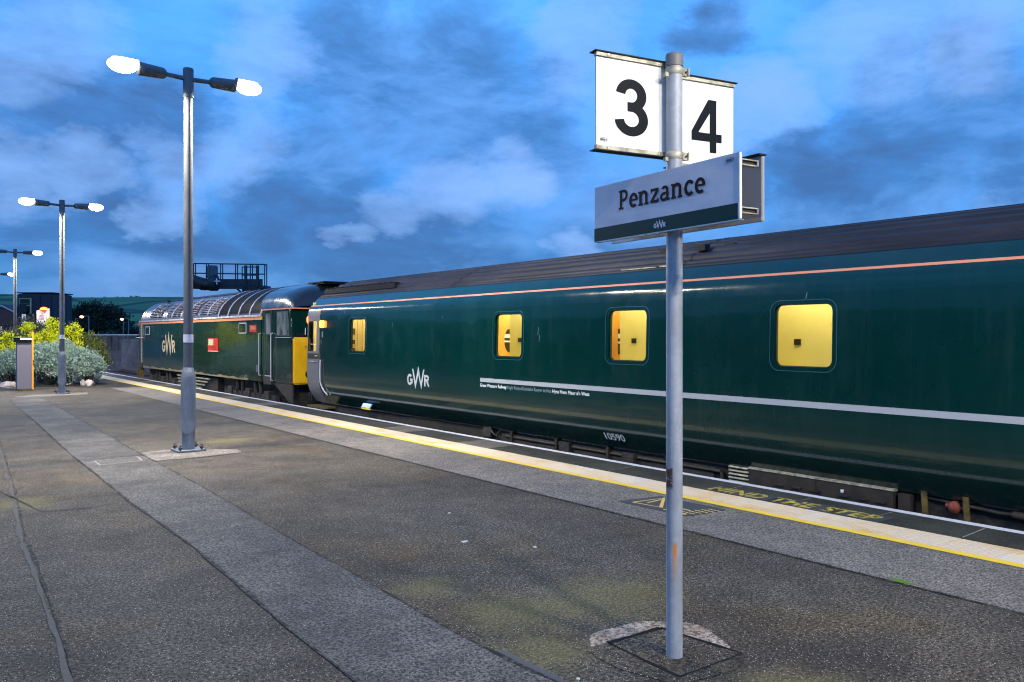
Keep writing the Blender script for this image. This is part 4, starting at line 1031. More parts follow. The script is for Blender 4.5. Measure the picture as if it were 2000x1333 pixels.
lp('kick_plate', MB().box(-.010, .0, 1.31, 1.75, .60, .625), SILVERP, dr); lp('handle', MB().cbox((-.01, 1.40, 1.30), (.03, .05, .10)), RUB, dr)
for yv, zb in ((2.04, .62), (1.22, .52)): lp('handrail', MB().path([(-.0, yv, 1.70), (-.055, yv, 1.68), (-.055, yv, zb), (-.0, yv, zb-.02)], .014), SILVERP)
lp('door_step', MB().box(-.03, .02, 1.27, 1.78, .40, .60), BROWN)
lp('step_lamp', MB().cbox((-.02, 2.2, .78), (.05, .10, .18)), GALV_D)
lwin(3.08, 3.66, 1.69, 1.99, w=.03)
lwin(13.0, 13.6, 1.66, 1.97, w=.03)
lp('red_number_plate', MB().box(-.012, .0, 2.33, 2.82, 1.73, 1.92), PLATE_R)
text_part('plate_number', '57602', (-.013, 2.76, 1.80), (0, -1, 0), (0, 0, 1), .38, .085, CREAMP, loco, off=LO, bold=.01)
npl = lp('name_plate', MB().box(-.02, .0, 5.37, 6.28, 1.18, 1.56), PLATE_R)
lp('plate_corner', MB().box(-.023, -.02, 5.78, 6.22, 1.35, 1.53), CREAMP, npl)
lp('plate_edge', MB().box(-.023, -.0, 5.37, 6.28, 1.16, 1.185), CREAMP, npl)
for i in range(3): lp('plate_line', MB().box(-.0225, -.02, 5.55, 6.05-.06*i, 1.30-.035*i, 1.312-.035*i), DARKRAIL, npl)
rail_logo('operator_logo', (-.002, 11.33, .94), (0, -1, 0), (0, 0, 1), 1.60, CREAMP, loco, off=LO)
# far end of the side: door recess, red top corner, pale pillar
lp('far_door_recess', MB().box(-.008, .0, 14.22, 14.42, .75, 2.02), RUB); lp('far_pillar', MB().box(-.014, .0, 14.08, 14.20, .62, 2.05), ANOD)
lp('far_red_corner', MB().box(-.014, .02, 14.22, 14.58, 2.02, 2.16), PLATE_R); lp('far_handrail', MB().path([(-.04, 13.9, 1.55), (-.05, 14.6, 1.55)], .015), SILVERP)
lp('far_skirt', MB().box(-.01, .02, 14.05, 14.56, .44, .62), BROWN)
dt = MB(); rs = random.Random(5)
ptl = [(13.9, .44)]; yv = 13.9
top = []
while yv > 2.6: top.append((yv, .47+.055*rs.random())); yv -= rs.uniform(.12, .35)
dt.add([(-.004, y, .438) for y, z in top] + [(-.004, y, z) for y, z in top], [(i, i+1, len(top)+i+1, len(top)+i) for i in range(len(top)-1)]); lp('dust_band', dt, Mat('dry_dust', (.20, .165, .09), .8).m)
# below the body
lp('valance_plate', MB().slab([(-1.25, .45), (-.04, .45), (-.02, .0), (-.25, .02)], (.05, 0, 0), (0, 1, 0), (0, 0, 1), -.03), BROWN)
v_ = bpy.data.objects['valance_plate']
for v in v_.data.vertices: v.co.y = -v.co.y
v_.data.flip_normals()
lp('underframe', MB().box(.32, LW-.32, .3, 14.3, -.1, .44), UNDER)
for yb_ in (3.2, 11.6):
    bg_ = MB(); bg_.box(.10, .22, yb_-1.9, yb_+1.9, -.10, .10); bg_.box(LW-.22, LW-.1, yb_-1.9, yb_+1.9, -.1, .10)
    for dy in (-1.4, 0, 1.4): bg_.box(.06, .22, yb_+dy-.16, yb_+dy+.16, -.35, .20)
    for dy in (-.9, -.5, .5, .9): bg_.tube((.12, yb_+dy, .05), (.12, yb_+dy*.92, .40), .05)
    bo = lp('bogie_frame', bg_, UNDER)
    m = MB()
    for dy in (-1.4, 0, 1.4):
        for sx in (.60, LW-.60): m.tube((sx-.07, yb_+dy, -.31), (sx+.07, yb_+dy, -.31), .54, n=28)
    lp('wheel_set', m, UNDER, bo)
    br = MB()
    for i in range(5): yq = yb_-1.6+i*.8; br.obox((.05, yq, .05), (0, .035, 0), (.02, 0, 0), (0, .12, .16))
    lp('brake_link', br, BROWN, bo)
fb = lp('fuel_tank', MB().box(.15, .4, 5.9, 9.9, -.5, .36), UNDER)
for i in range(4): lp('pale_rail', MB().box(.06, .09, 6.4+.25*i, 9.8-.1*i, .30-.10*i, .335-.10*i), ANOD, fb)
lp('buffer', MB().tube((.46, -.45, .18), (.46, 0, .18), .09).tube((.46, -.47, .18), (.46, -.43, .18), .24), UNDER); lp('buffer', MB().tube((LW-.46, -.45, .18), (LW-.46, 0, .18), .09).tube((LW-.46, -.47, .18), (LW-.46, -.43, .18), .24), UNDER)
lp('end_steps', MB().box(-.02, .12, 14.25, 14.36, .02, .42).box(-.02, .12, 14.7, 14.8, .05, .46), YFAD)

# ================================================================== platform lamp columns
def lamp_column(x, y, label, group='twin armed platform lamp columns'):
    t = thing('lamp_column', label, 'lamp post', (x, y, 0), group=group)
    bp_ = MB(); bp_.box(x-.19, x+.19, y-.19, y+.19, .012, .035); base = bp_.build('base_plate', GALV, t, bevel=.004)
    for sx in (-1, 1):
        for sy in (-1, 1):
            MB().lathe((x+sx*.145, y+sy*.145, .035), [(.012, 0), (.012, .02), (.028, .02), (.028, .045), (.013, .046), (.013, .075)], 8).build('bolt', RUB, base)
    MB().lathe((x, y, .03), [(.088, 0), (.088, .30)], 20).build('root_section', GALV, t)
    sk = MB(); nn = 28; vs = []
    for k_ in range(3):
        for i in range(nn):
            a = 2*pi*i/nn; r = (.112, .108, .103)[k_]; z = (.30 + .045*cos(2*a+.8), .36, .44)[k_]
            vs.append((x+r*cos(a), y+r*sin(a), z))
    sk.add(vs, [(k_*nn+i, k_*nn+(i+1) % nn, (k_+1)*nn+(i+1) % nn, (k_+1)*nn+i) for k_ in range(2) for i in range(nn)], True)
    sk.lathe((x, y, 0), [(.100, .42), (.101, 1.06)], 20); sk.lathe((x, y, 0), [(.101, 1.06), (.068, 1.19)], 20)
    bs = sk.build('base_section', GALV, t)
    MB().lathe((x, y, 0), [(.100, 1.058), (.101, 1.066), (.066, 1.192)], 20).build('shoulder', ALU if False else GALV, bs)
    MB().lathe((x, y, 0), [(.066, 1.19), (.062, 3.2), (.060, 5.08)], 20).build('column', galv('column_steel_darkened', (.085, .095, .115), .65, 0), t)  # same steel as the base section, colour darkened to offset the lamplight on it
    MB().lathe((x, y, 0), [(.0685, 1.545), (.068, 1.66)], 20).build('reflective_band', SIGNL, t)
    MB().lathe((x, y, 0), [(.072, 5.02), (.072, 5.42), (.066, 5.435)], 20).build('head_sleeve', GALV_D, t)
    for s_ in (-1, 1):
        MB().tube((x+s_*.05, y, 5.285), (x+s_*.36, y, 5.30), .033, .030, 12).build('arm', GALV_D, t)
        h = MB(); st_ = [(.30, .045, .05), (.335, .085, .075), (.45, .105, .080), (.58, .115, .085), (.66, .115, .09), (.675, .10, .05), (.90, .085, .04), (1.0, .04, .025)]
        nn = 16; vs = []
        for (u, wy, hz_) in st_:
            for i in range(nn):
                a = 2*pi*i/nn; zz = sin(a)*hz_
                if u > .67: zz = max(zz, .02) + .07
                vs.append((x+s_*u, y+cos(a)*wy, 5.30+zz+.02*(u-.3)))
        m_ = len(st_)  # canopy over the bowl sits higher than the gear housing
        fs = [(k_*nn+i, k_*nn+(i+1) % nn, (k_+1)*nn+(i+1) % nn, (k_+1)*nn+i) for k_ in range(m_-1) for i in range(nn)]
        fs += [tuple(reversed(range(nn))), tuple(range((m_-1)*nn, m_*nn))]
        h.add(vs, fs, True); hd = h.build('lantern', GALV_D, t)
        bowl = MB(); vs = []; nu, nv = 32, 11
        for k_ in range(nv):
            f = -pi/2 + (pi/2+.5)*k_/(nv-1)
            for i in range(nu):
                a = 2*pi*i/nu; vs.append((x+s_*(.865+.190*cos(a)*cos(f)), y+.115*sin(a)*cos(f), 5.315+.105*sin(f)))
        bowl.add(vs, [(k_*nu+i, k_*nu+(i+1) % nu, (k_+1)*nu+(i+1) % nu, (k_+1)*nu+i) for k_ in range(nv-1) for i in range(nu)], True)
        bowl.build('glowing_bowl', LAMPG, hd)
        ld = bpy.data.lights.new('lamp_light', 'SPOT'); ld.energy = 900; ld.color = (1.0, .90, .73); ld.spot_size = radians(164); ld.spot_blend = .25; ld.shadow_soft_size = .12
        lo_ = link(bpy.data.objects.new('lamp_light', ld)); lo_.location = Vector((x+s_*.885, y, 5.195)) - Vector(t.location); lo_.parent = t
    return t
L1_ = lamp_column(3.35, 12.05, 'nearest twin armed grey lamp column, tall in front of the locomotive')
for (x, y, lab) in ((3.79, 25.92, 'lamp column in front of the silvery shrubs beside the grey cabinet'),
                    (4.3, 41.9, 'lamp column rising behind the grey cabinet near the brick house'),
                    (4.85, 57.5, 'farthest lamp column, cut by the left edge of the photo'),
                    (3.1, -2.0, 'lamp column behind the photographer that lights the sign')):
    c_ = copy_tree(L1_); c_.location = (x, y, 0); c_['label'] = lab

# ================================================================== station sign on its pole
def cw(xc, zc, z=0): return Vector((zc*SN+xc*CS, zc*CS-xc*SN, z))
sp0 = cw(.833, 4.204); sgn = thing('station_sign', 'steel pole carrying white 3 and 4 boards above the white and green name board', 'station sign', tuple(sp0))
MB().lathe(sp0, [(.042, .0), (.0415, 3.04)], 32).build('pole', GALV_P, sgn)
MB().lathe(sp0, [(.046, 3.025), (.046, 3.075), (.043, 3.09), (.02, 3.094)], 28).build('pole_cap', GREYCAP, sgn)
u1 = cw(.8978, .4404); n1 = cw(.4404, -.8978)     # along the number boards, and towards the viewer
cb_ = cw(.811, 4.249); Z = Vector((0, 0, 1))
def numboard(l0, l1, z0, z1, name='number_board'):
    o = cb_ + u1*l0
    p_ = MB().obox(o + Z*z0 - n1*.012, u1*(l1-l0), n1*.012, Z*(z1-z0)).build(name, SIGNW, sgn)
    for za, zb, lip in ((z1, z1+.020, 1), (z0-.022, z0, -1)):
        r_ = MB().obox(o + Z*za - n1*.016 - u1*.004, u1*(l1-l0+.008), n1*.026, Z*(zb-za)).build('rail', ANOD, p_)
        zz = zb if lip > 0 else za-.005
        MB().obox(o + Z*zz - n1*.040 - u1*.016, u1*(l1-l0+.032), n1*.058, Z*.005).build('rail_lip', DARKRAIL, r_)
        for lx in (.06, l1-l0-.06): MB().obox(o + u1*lx + Z*((za+zb)/2-.004) + n1*.010, u1*.008, n1*.004, Z*.008).build('rivet', ALU, r_)
    return p_
b3 = numboard(-.438, -.012, 2.593, 3.035); b4 = numboard(.012, .432, 2.548, 2.990)
pn3 = Pen(cb_ + u1*(-.328) + Z*2.657, u1*.288, Z*.288, .0015)
T3 = .165
pn3 = Pen(cb_ + u1*(-.328) + Z*2.657, u1*.3456, Z*.288, .0015)
a1 = [(.279+.186*cos(radians(a)), .713+.2025*sin(radians(a))) for a in range(174, -91, -8)]
pn3.stroke(a1 + [(.2125, .5105)], T3)
a2 = [(.283+.212*cos(radians(a)), .295+.215*sin(radians(a))) for a in range(90, -177, -8)]
pn3.stroke([(.2125, .5100)] + a2, T3)
pn3.mb.build('numeral', BLACKISH, b3)
pn4 = Pen(cb_ + u1*.149 + Z*2.622, u1*.288, Z*.281, .0015)
pn4.poly([(.0, .205), (.0, .375), (.385, 1.0), (.42, 1.0), (.42, .745), (.165, .375), (.165, .365), (.42, .365), (.42, .205)])
pn4.poly([(.42, 0), (.42, 1.0), (.575, 1.0), (.575, 0)]); pn4.poly([(.575, .205), (.575, .365), (.70, .365), (.70, .205)])
pn4.mb.build('numeral', BLACKISH, b4)
def sticker(o, ux, w, par, nn):
    s_ = MB()
    for i in range(11): s_.obox(o + ux*(w*.06*i) , ux*(w*(.022+.02*((i*7) % 3)*.5)), nn*.001, Z*.010)
    for i in range(5): s_.obox(o + ux*(w*(.74+.05*(i % 3))) + Z*(.008*(i//2)*.5), ux*(w*.04), nn*.001, Z*.006)
    s_.obox(o + Z*.014, ux*w*.7, nn*.001, Z*.0015); s_.obox(o - Z*.004, ux*w*.8, nn*.001, Z*.0012)
    s_.build('code_sticker', STICK, par)
sticker(cb_ + u1*(-.418) + Z*2.618 + n1*.0008, u1, .05, b3, n1)
# clamps round the pole
for zc_ in (3.000, 2.568):
    cl = MB().lathe(sp0, [(.0435, zc_-.018), (.0455, zc_-.016), (.0455, zc_+.016), (.0435, zc_+.018)], 28)
    ck = cl.build('clamp', ANOD, sgn)
    eo = sp0 + u1*.040 + n1*.018 + Z*(zc_-.020)
    MB().obox(eo, u1*.030, n1*.004, Z*.040).obox(eo - n1*.014, u1*.030, n1*.004, Z*.040).obox(eo + u1*.026 - n1*.012, u1*.006, n1*.026, Z*.040).build('clamp_ear', ANOD, ck)
    MB().tube(eo + u1*.016 + Z*.02 - n1*.02, eo + u1*.016 + Z*.02 + n1*.014, .005, n=8).build('bolt', DARKI, ck)
    MB().obox(sp0 - u1*.062 + Z*(zc_-.03) - n1*.01, u1*.02, n1*.02, Z*.02).build('clamp_foot', ANOD, ck)
# name board: front and rear panels either side of the pole
u2 = cw(.521, -.8535); n2_ = cw(-.8535, -.521)
fb_ = cw(.765, 4.162); zb0, zb1 = 2.179, 2.485
o = fb_ + u2*(-.570) + Z*zb0; LN = 1.0845
fp = MB().obox(o - n2_*.020, u2*LN, n2_*.020, Z*(zb1-zb0)).build('front_panel', SIGNL, sgn, bevel=.003)
MB().obox(o + n2_*.0002, u2*LN, n2_*.0008, Z*.0735).build('green_band', SIGNG, fp)
MB().obox(o + n2_*.0002 + u2*(LN-.006), u2*.008, n2_*.003, Z*(zb1-zb0)).build('panel_edge', ALU, fp)
MB().obox(o + n2_*.0005 - Z*.006, u2*LN, -n2_*.03, Z*.006).build('panel_lip', ALU, fp)
slab_word('name_lettering', 'Penzance', fb_ + u2*(-.352) + Z*2.331 , u2, Z, .660, .1025, NAVY, fp)
rail_logo('operator_logo', fb_ + u2*(-.066) + Z*2.192, u2, Z, .093, PRINTW, fp)
sticker(fb_ + u2*.435 + Z*2.452 + n2_*.0008, u2, .055, fp, n2_)
rb = cw(.833+.0581, 4.204+.0354)
orr = rb + u2*(-.60) + Z*zb0
rp_ = MB().obox(orr, u2*1.1145, -n2_*.020, Z*(zb1-zb0)).build('rear_panel', Mat('panel_back', (.26, .26, .27), .55).m, sgn, bevel=.003)
MB().obox(orr + Z*(zb1-zb0) - n2_*.025 - u2*.01, u2*1.13, n2_*.05, Z*.006).build('top_lip', DARKRAIL, rp_)
MB().obox(orr + n2_*.0, u2*1.1145, n2_*.006, Z*.018).build('bottom_rail', ALU, rp_)
GAP = .115
for z_ in (zb0+.030, zb1-.055):
    e0 = fb_ + u2*(LN-.570-.040) + Z*z_ - n2_*.020
    k1 = MB().obox(e0, u2*.030, -n2_*GAP, Z*.006).obox(e0 + Z*.024, u2*.030, -n2_*GAP, Z*.006).build('end_bracket', ANOD, sgn)
    MB().obox(e0 + Z*.006, u2*.020, -n2_*GAP, Z*.018).build('bracket_slot', DARKI, k1)
    MB().obox(e0 + Z*.002 + u2*.028, u2*.004, -n2_*.008, Z*.028).obox(e0 + Z*.002 + u2*.028 - n2_*(GAP-.008), u2*.004, -n2_*.008, Z*.028).build('bracket_tab', ALU, k1)

# ================================================================== grey cabinet by the planting
cp = at(50, 24.3); ca = at(33, 24.0); cbb = at(66, 24.25)
ud = (cbb-ca).normalized(); LNc = (cbb-ca).length; nd = Vector((-ud.y, ud.x, 0))
if nd.dot(ca) < 0: nd = -nd                      # away from the camera
cabt = thing('help_cabinet', 'slim grey metal cabinet with orange edge strip in front of the shrubs', 'cabinet', tuple(cp))
cg = Mat('perforated_grey', (.16, .15, .19), .55, .2); cg.bump(cg.voro(90), .3, .004)
bb = MB().obox(ca + Z*.06, ud*(LNc*.88), nd*.34, Z*1.38).build('body', cg.m, cabt, bevel=.008)
hd = MB().obox(ca - ud*.05 + Z*1.44 - nd*.04, ud*(LNc*.98), nd*.42, Z*.14).build('head_box', BLACKISH, cabt, bevel=.006)
MB().obox(ca + ud*.08 + Z*1.52 - nd*.046, ud*.30, nd*.006, Z*.035).build('lit_slot', emis('slot_glow', (.85, .85, 1.0), 2.5), hd)
MB().obox(ca - ud*.07 + Z*1.58 - nd*.06, ud*(LNc*1.0), nd*.44, Z*.012).build('head_lid', ALU, hd)
MB().obox(ca + ud*(LNc*.885) + Z*.03, ud*.045, nd*.34, Z*1.72).build('orange_strip', Mat('orange_strip', (.85, .36, .02), .4).m, cabt)
MB().obox(ca + ud*(LNc*.93) + Z*.75, ud*.035, nd*.05, Z*.16).build('handle', RUB, cabt)
MB().obox(ca - ud*.01 + Z*.002 - nd*.02, ud*(LNc*.97), nd*.38, Z*.055).build('plinth', YFAD, cabt, bevel=.004)

# ================================================================== notice board with red lamp, white post, edge sign
nb = at(95, 38); t = thing('notice_board', 'pale notice board on a slim post with a red light above', 'notice board', tuple(nb))
rt = cw(1, 0); bkd = cw(0, 1)
MB().tube(nb, nb + Z*2.88, .055, n=10).build('post', Mat('warm_post', (.62, .45, .36), .5).m, t)
pb = MB().obox(nb - rt*.54 + Z*2.10 - bkd*.03, rt*.47, bkd*.04, Z*.70).build('board', Mat('notice_panel', (.33, .32, .36), .6).m, t)
for i in range(5): MB().obox(nb - rt*.42 + Z*(2.56-.05*i) - bkd*.035, rt*(.22-.02*(i % 2)), bkd*.004, Z*.02).build('print_line', Mat('maroon_print', (.22, .06, .09), .5).m, pb)
MB().obox(nb - rt*.54 + Z*1.98 - bkd*.02, rt*.47, bkd*.04, Z*.10).build('dark_lower_panel', DARKRAIL, t)
rl = MB(); rl.lathe(nb - rt*.22 + Z*2.82, [(.16, 0), (.17, .03), (.12, .10), (.03, .13)], 16); rl.build('red_lamp', emis('signal_red', (1.0, .10, .015), 7), t)
MB().tube(nb + Z*2.86, nb - rt*.3 + Z*2.83, .02, n=8).build('arm', DARKRAIL, t)
wp_ = at(46.5, 43); tag(MB().box(wp_.x-.09, wp_.x+.09, wp_.y-.09, wp_.y+.09, 0, 2.75).build('marker_post', SIGNL), 'plain white square post between the dark block and the cabinet', 'post')
es = at(-4, 40); t = thing('edge_sign', 'white sign with red foot, cut by the left photo edge', 'sign', tuple(es))
MB().obox(es + Z*1.65 - rt*.25, rt*.42, bkd*.05, Z*.42).build('panel', SIGNW, t); MB().obox(es + Z*1.35 - rt*.25, rt*.40, bkd*.05, Z*.29).build('red_panel', PLATE_R, t)
MB().obox(es + Z*1.72 + rt*.03 - bkd*.01, rt*.08, bkd*.01, Z*.28).build('marking', BLACKISH, t); MB().tube(es, es + Z*1.4, .04, n=8).build('post', GALV_D, t)

# ================================================================== signal gantry beyond the locomotive
GM = Mat('gantry_dark_steel', (.022, .035, .048), .55, .3).m
GB = Mat('gantry_grey', (.07, .11, .14), .5, .2).m
gd = 46; go = at(440, gd); k_ = gd/1600
def G(px, py, dd=0): return at(px, gd+dd, EYE - (py-655)*(gd+dd)/1600)
t = thing('signal_gantry', 'dark steel signal gantry with railed walkway above the locomotive roof', 'signal gantry', (go.x, go.y, -1.1))
mb = MB(); mb.obox(G(366, 563), G(519, 563)-G(366, 563), bkd*1.0, Z*.14); mb.obox(G(376, 560), G(512, 560)-G(376, 560), bkd*.12, Z*.42); mb.build('walkway_beam', GM, t)
for dd in (0, 1.0):
    for py in (515, 534): MB().tube(G(377, py, dd), G(518, py+2, dd), .035, n=8).build('guard_rail', GM, t)
    for i, px in enumerate((378, 403, 431, 460, 489, 517)):
        MB().tube(G(px+dd*4, 561, dd), G(px+dd*4, 514+i*.4, dd), .032, n=8).build('rail_post', GM, t)
MB().tube(G(518, 517), G(518, 519, 1.0), .035, n=8).build('guard_rail', GM, t)
MB().box(*sorted((G(404, 0).x, G(426, 0).x)), G(415, 0).y-.2, G(415, 0).y+.3, EYE+(655-545)*k_, EYE+(655-519)*k_).build('equipment_box', GB, t, bevel=.05)
m = MB(); m.tube(G(368, 545), G(398, 556), .30, .36, 12); m.tube(G(398, 556), G(414, 557), .34, .28, 12); m.tube(G(370, 552), G(412, 560), .20, .26, 10); m.obox(G(396, 566), rt*.75, bkd*.3, Z*.35); m.build('signal_head', RUB, t)
MB().tube(G(412, 553), G(424, 553), .46, n=16).build('signal_hood', GM, t)
crs = MB(); crs.tube(G(418, 550, -.4), G(430, 550, -.4), .04, n=6); crs.tube(G(423, 544, -.4), G(423.5, 556, -.4), .04, n=6); crs.build('pale_cross', SIGNL, t)
m = MB()
for px in (480, 503): m.tube(G(px, 561), G(px, 519), .09, n=8)
m.build('cage_post', GM, t)
m = MB()
for py in (522, 538): m.tube(G(473, py), G(503, py), .03, n=6); m.tube(G(473, py, .8), G(503, py, .8), .03, n=6); m.tube(G(473, py), G(473, py, .8), .03, n=6)
m.tube(G(473, 522), G(473, 546), .03, n=6); m.build('ladder_cage', GM, t)
m = MB(); m.obox(G(486, 569), G(509, 569)-G(486, 569), bkd*.5, Z*.17); m.obox(G(490, 573), G(505, 573)-G(490, 573), bkd*.5, Z*.15); m.build('hanging_box', RUB, t)
MB().tube(G(461, 562), G(473, 574), .06, n=8).tube(G(474, 562), G(474, 574), .03, n=8).build('brace', GM, t)
mp_ = G(482, 565); MB().box(mp_.x-.18, mp_.x+.18, mp_.y-.1, mp_.y+.26, -1.1, mp_.z).build('mast', GM, t)
cc = [G(415+4.5*cos(a*pi/8), 563-5*sin(a*pi/8)) for a in range(8, 17)]; MB().path(cc, .02, 6).build('cable_loop', RUB, t)

# ================================================================== distance: block, brick house, wall, trees, lamps
BRICK = Mat('far_brick', (.15, .055, .045), .8); BRICK.col(BRICK.ramp(BRICK.noise(5, 5, .8), [(.35, (.085, .030, .028)), (.65, (.20, .075, .055))])); BRICK = BRICK.m
TILE = Mat('dark_tiles', (.05, .025, .03), .7).m
DCLAD = Mat('dark_cladding', (.022, .018, .035), .55); DCLAD.bump(DCLAD.noise(6, 2, .5, sc=(1, 1, .05)), .5, .05); DCLAD = DCLAD.m
def FP(px, py, d): return at(px, d, EYE - (py-655)*d/1600)
d = 66; bo_ = at(68, d); t = thing('dark_block', 'dark clad block with yellow framed openings behind the notice board', 'building', (bo_.x, bo_.y, -1.1))
q = FP(34, 637, d); MB().obox(q, rt*(68*d/1600), bkd*3.0, Z*(63*d/1600)).build('upper_storey', DCLAD, t, bevel=.05)
q = FP(34, 655, d); q.z = -1.1; MB().obox(q+bkd*.3, rt*(60*d/1600), bkd*2.4, Z*(1.1+2.45)).build('lower_storey', TILE, t)
MB().obox(FP(34, 573, d)-bkd*.06-rt*.05, rt*(68*d/1600+.1), bkd*3.12, Z*.07).build('roof_edge', DARKRAIL, t)
YF = Mat('pale_yellow_frame', (.42, .38, .22), .6).m
for (x0, x1, y0, y1) in ((38, 62, 583, 594), (38, 62, 596, 613)):
    w = MB().obox(FP(x0, y1, d)-bkd*.05, rt*((x1-x0)*d/1600), bkd*.05, Z*((y1-y0)*d/1600)).build('window', YF if y0 < 600 else DCLAD, t)
    MB().obox(FP(x0+1.5, y1-.6, d)-bkd*.07, rt*((x1-x0-4)*d/1600), bkd*.03, Z*((y1-y0-2)*d/1600)).build('pane', DGLASS, w)
MB().obox(FP(59.5, 613, d)-bkd*.08, rt*.12, bkd*.05, Z*1.2).build('yellow_jamb', YF, t)
ls_ = MB(); ls_.tube(FP(48, 606, d)-bkd*.4, FP(48, 606, d), .42, n=18); ls_.build('round_vent', RUB, t)
m = MB(); m.obox(FP(53, 627, d)-bkd*.2, FP(62, 621, d)-FP(53, 627, d), bkd*.1, Z*.1); m.obox(FP(37, 622, d)-bkd*.1, rt*.25, bkd*.1, Z*.08); m.obox(FP(56, 632, d)-bkd*.1, rt*.3, bkd*.1, Z*.08); m.build('pale_bracket', YF, t)
for px in (78,): MB().obox(FP(px, 637, d)-bkd*.03, rt*.05, bkd*.03, Z*2.6).build('cladding_joint', RUB, t)
d = 88; bo_ = at(5, d); t = thing('brick_house', 'red brick house with white gable edge at the left photo edge', 'house', (bo_.x, bo_.y, -1.1))
w0, w1 = FP(-30, 637, d), FP(35, 637, d); apex = FP(4, 599, d); eL = FP(-30, 616, d); eR = FP(28, 611, d)
m = MB(); base0 = w0.copy(); base0.z = -1.1; b1 = eR.copy(); b1.z = -1.1
pl = [base0, b1, eR, apex, eL]; m.add(pl + [p + bkd*7 for p in pl], [(0, 1, 2, 3, 4), (9, 8, 7, 6, 5)] + [(i, (i+1) % 5+0, (i+1) % 5+5, i+5) for i in range(5)]); m.build('wall', BRICK, t)
MB().obox(apex - bkd*.15 + Z*.02, (eR-apex)*1.03, bkd*.18, Z*.13).build('barge_board', SIGNL, t); MB().obox(apex - bkd*.15 + Z*.02, (eL-apex)*1.03, bkd*.18, Z*.13).build('barge_board', SIGNL, t)
MB().obox(apex + Z*.16, (eR-apex)*1.05, bkd*7, Z*.08).build('roof', TILE, t); MB().obox(apex + Z*.16, (eL-apex)*1.05, bkd*7, Z*.08).build('roof', TILE, t)
m = MB(); m.obox(FP(-20, 676, 80), rt*(50*80/1600*1.1), bkd*1, Z*(40*80/1600)); tag(m.build('dark_shed', TILE), 'low dark shed in front of the brick house', 'shed')
# concrete wall beyond the tracks
CW_ = Mat('weathered_concrete', (.24, .235, .26), .85); CW_.col(CW_.ramp(CW_.noise(2, 6, .7, sc=(1, 1, .5)), [(.3, (.05, .048, .06)), (.65, (.15, .145, .165))])); CW_.bump(CW_.noise(6, 4), .4, .04); CW_ = CW_.m
d = 62; t = thing('concrete_wall', 'long weathered concrete wall beyond the tracks, left of the locomotive', 'wall', tuple(at(210, d, -1.1)))
zt_ = EYE + 1.5*d/1600
MB().obox(at(175, d, -1.2), rt*(150*d/1600), bkd*.4, Z*(zt_-1.05+1.2)).build('retaining_wall', CW_, t)
MB().obox(at(172, d, zt_-.07)-bkd*.06, rt*(153*d/1600), bkd*.5, Z*.07).build('coping', SIGNL, t)
cr_ = Mat('ribbed_panel', (.22, .22, .25), .8); cr_ = cr_.m
for i in range(13):
    px = 178+i*6.9
    MB().obox(at(px, d, zt_-1.15)-bkd*.08, rt*(6.3*d/1600), bkd*.08, Z*1.08).build('panel', CW_, t)
    for j in range(3): MB().obox(at(px+.8+2.1*j, d, zt_-1.12)-bkd*.12, rt*.035, bkd*.04, Z*1.03).build('rib', CW_, t)
MB().obox(at(236, d-1.2, -1.2), rt*2.6, bkd*1.0, Z*(zt_-.35+1.2)).build('buttress', CW_, t)
MB().obox(at(186, d-1.0, -1.2), rt*2.1, bkd*.8, Z*.95).build('plinth', CW_, t)
d = 75; tag(MB().obox(at(150, d, -1.1), rt*(36*d/1600), bkd*6, Z*(1.9+.6)).build('brick_outbuilding', BRICK), 'low brick outbuilding with dark flat top behind the concrete wall', 'outbuilding')
# trees
def tree(px, d, h, rx, lab, n, mat=DARKLEAF, lobes=7, seed=1, wide=1.0, z0=-1.1, cat='tree', group=None):
    rs_ = random.Random(seed); b0 = at(px, d, z0); t = thing('broadleaf_tree', lab, cat, tuple(b0), group=group)
    bl = [((b0.x, b0.y, z0+h*.62), (rx*.75, rx*.7, h*.36))]
    for i in range(lobes):
        a = 2*pi*i/lobes + rs_.uniform(-.3, .3); r = rx*rs_.uniform(.35, .62)*wide
        bl.append(((b0.x+cos(a)*r, b0.y+sin(a)*r, z0+h*rs_.uniform(.42, .72)), (rx*rs_.uniform(.3, .45), rx*rs_.uniform(.3, .45), h*rs_.uniform(.16, .26))))
    m = MB(); m.tube(b0, (b0.x, b0.y, z0+h*.5), h*.035, h*.02, 8)
    for c__, r__ in bl[1:]: m.tube((b0.x, b0.y, z0+h*.3), c__, h*.014, h*.005, 6)
    m.build('trunk', STEM, t); leaves('crown', bl, n, h*.055, mat, t, clump=h*.07, per=22, aspect=1.6)
    return t
tree(192, 150, 8.2, 5.6, 'broad dark tree on the near slope left of the locomotive', 16000, seed=3, z0=-1.1)
tree(164, 146, 5.6, 3.4, 'lower dark tree at the left of the broad tree', 7000, seed=4)
tree(116, 120, 5.0, 2.6, 'dark bush like tree right behind the dark block', 5000, seed=5)
tree(214, 135, 3.4, 2.4, 'small dark tree at the right foot of the broad tree', 4000, seed=8)
tree(183, 95, 2.35, 1.0, 'small bright green bush above the wall', 2500, GREENLEAF, seed=6)
tree(256, 130, 4.6, 1.6, 'dark bush just left of the locomotive end', 3500, seed=7)
tree(228, 115, 2.7, 2.0, 'low green bush along the wall top', 3000, OLIVE, seed=9)
hd_ = MB()
for i in range(60):
    pass
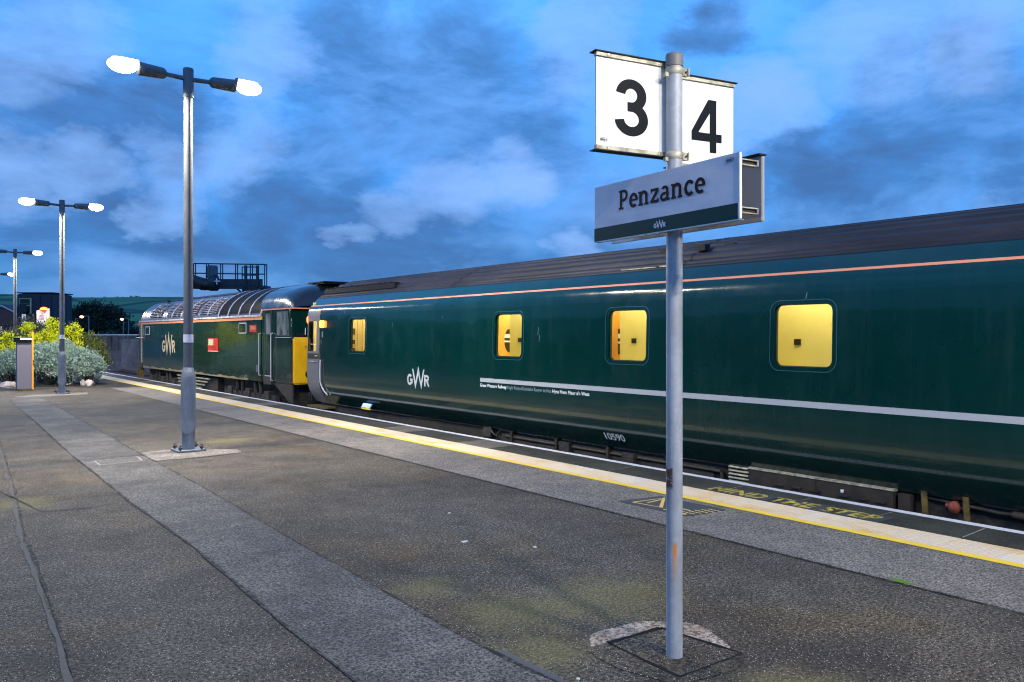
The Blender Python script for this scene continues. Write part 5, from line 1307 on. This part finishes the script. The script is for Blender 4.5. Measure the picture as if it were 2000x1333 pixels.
# hedge line and trees on the ridge
for i, (px, w_) in enumerate(((16, 9), (46, 6), (163, 10), (176, 5), (205, 4), (232, 5), (262, 7), (120, 6))):
    b0 = at(px, 905, 33.5); a_ = atan2(b0.x, b0.y); b0.z = hill_h(a_, NR-1) - 1.0 - .6
    t = thing('ridge_hedge', ['dark hedge clump on the hilltop at the left photo edge', 'hedge clump on the ridge behind the dark block', 'long low hedge on the ridge above the broad tree', 'hedge clump on the ridge right of the long hedge', 'small hedge on the ridge above the dark trees', 'hedge on the ridge above the red lamps', 'hedge on the ridge end beside the locomotive roof', 'hedge on the ridge beside the second lamp column'][i], 'hedge', tuple(b0), group='hedges along the ridge')
    leaves('foliage', [((b0.x, b0.y, b0.z+1.5), (w_, w_, 2.6))], 900, 1.1, DARKLEAF, t, clump=1.2)
# hillside houses far left
for i, px in enumerate((6, 13, 20, 27)):
    b0 = at(px, 820, 0); z = 36 + [0, 1.2, .4, .8][i]
    t = thing('hilltop_house', ['leftmost white house on the hilltop', 'second white house on the hilltop', 'third white house on the hilltop', 'rightmost white house on the hilltop'][i], 'house', (b0.x, b0.y, z), group='pale houses on the hilltop')
    MB().obox((b0.x, b0.y, z), rt*3.0, bkd*6, Z*3.2).build('wall', SIGNL, t); MB().obox((b0.x, b0.y, z+3.2), rt*3.2, bkd*6, Z*1.2).build('roof', TILE, t)
# far street lamps
def far_lamp(px, d, top, lab, arm, lit=True, col=None):
    b0 = at(px, d, -1.1); z = EYE-(top-655)*d/1600; t = thing('street_lamp', lab, 'street lamp', tuple(b0), group='distant street lamps')
    MB().tube(b0, (b0.x, b0.y, z), .09, .06, 8).build('column', GALV, t)
    p1 = Vector((b0.x, b0.y, z)) + rt*arm
    MB().tube((b0.x, b0.y, z), p1, .045, n=6).build('arm', GALV, t)
    if lit:
        m = MB(); m.lathe(p1 - Z*.25, [(.05, 0), (.20, .08), (.26, .2), (.15, .3)], 12); m.build('glowing_bowl', FARL, t)
    else: MB().cbox(p1, (.3, .3, .1)).build('lantern', GALV_D, t)
far_lamp(173.5, 110, 618, 'distant column whose lit arm reaches left in front of the broad tree', -.95)
far_lamp(147, 112, 623, 'distant unlit column left of the broad tree', .5, False)
far_lamp(241, 125, 623, 'distant lit lamp just above the concrete wall near the locomotive', -.2)
far_lamp(226, 150, 630, 'distant lit lamp left of the one nearest the locomotive', .55)
far_lamp(251, 118, 622, 'distant unlit column right of the two lit lamps', -.5, False)

# ================================================================== what stands behind the photographer (seen only as reflections)
sw = MB(); sw.box(-22, -21, -70, 90, -1.15, 4.2)
STONE = Mat('dark_granite', (.09, .085, .08), .85); STONE.col(STONE.ramp(STONE.voro(1.6), [(.1, (.13, .125, .115)), (.5, (.05, .048, .045))])); STONE = STONE.m
tag(sw.build('granite_wall', STONE), 'long granite retaining wall across the tracks behind the photographer', 'wall')
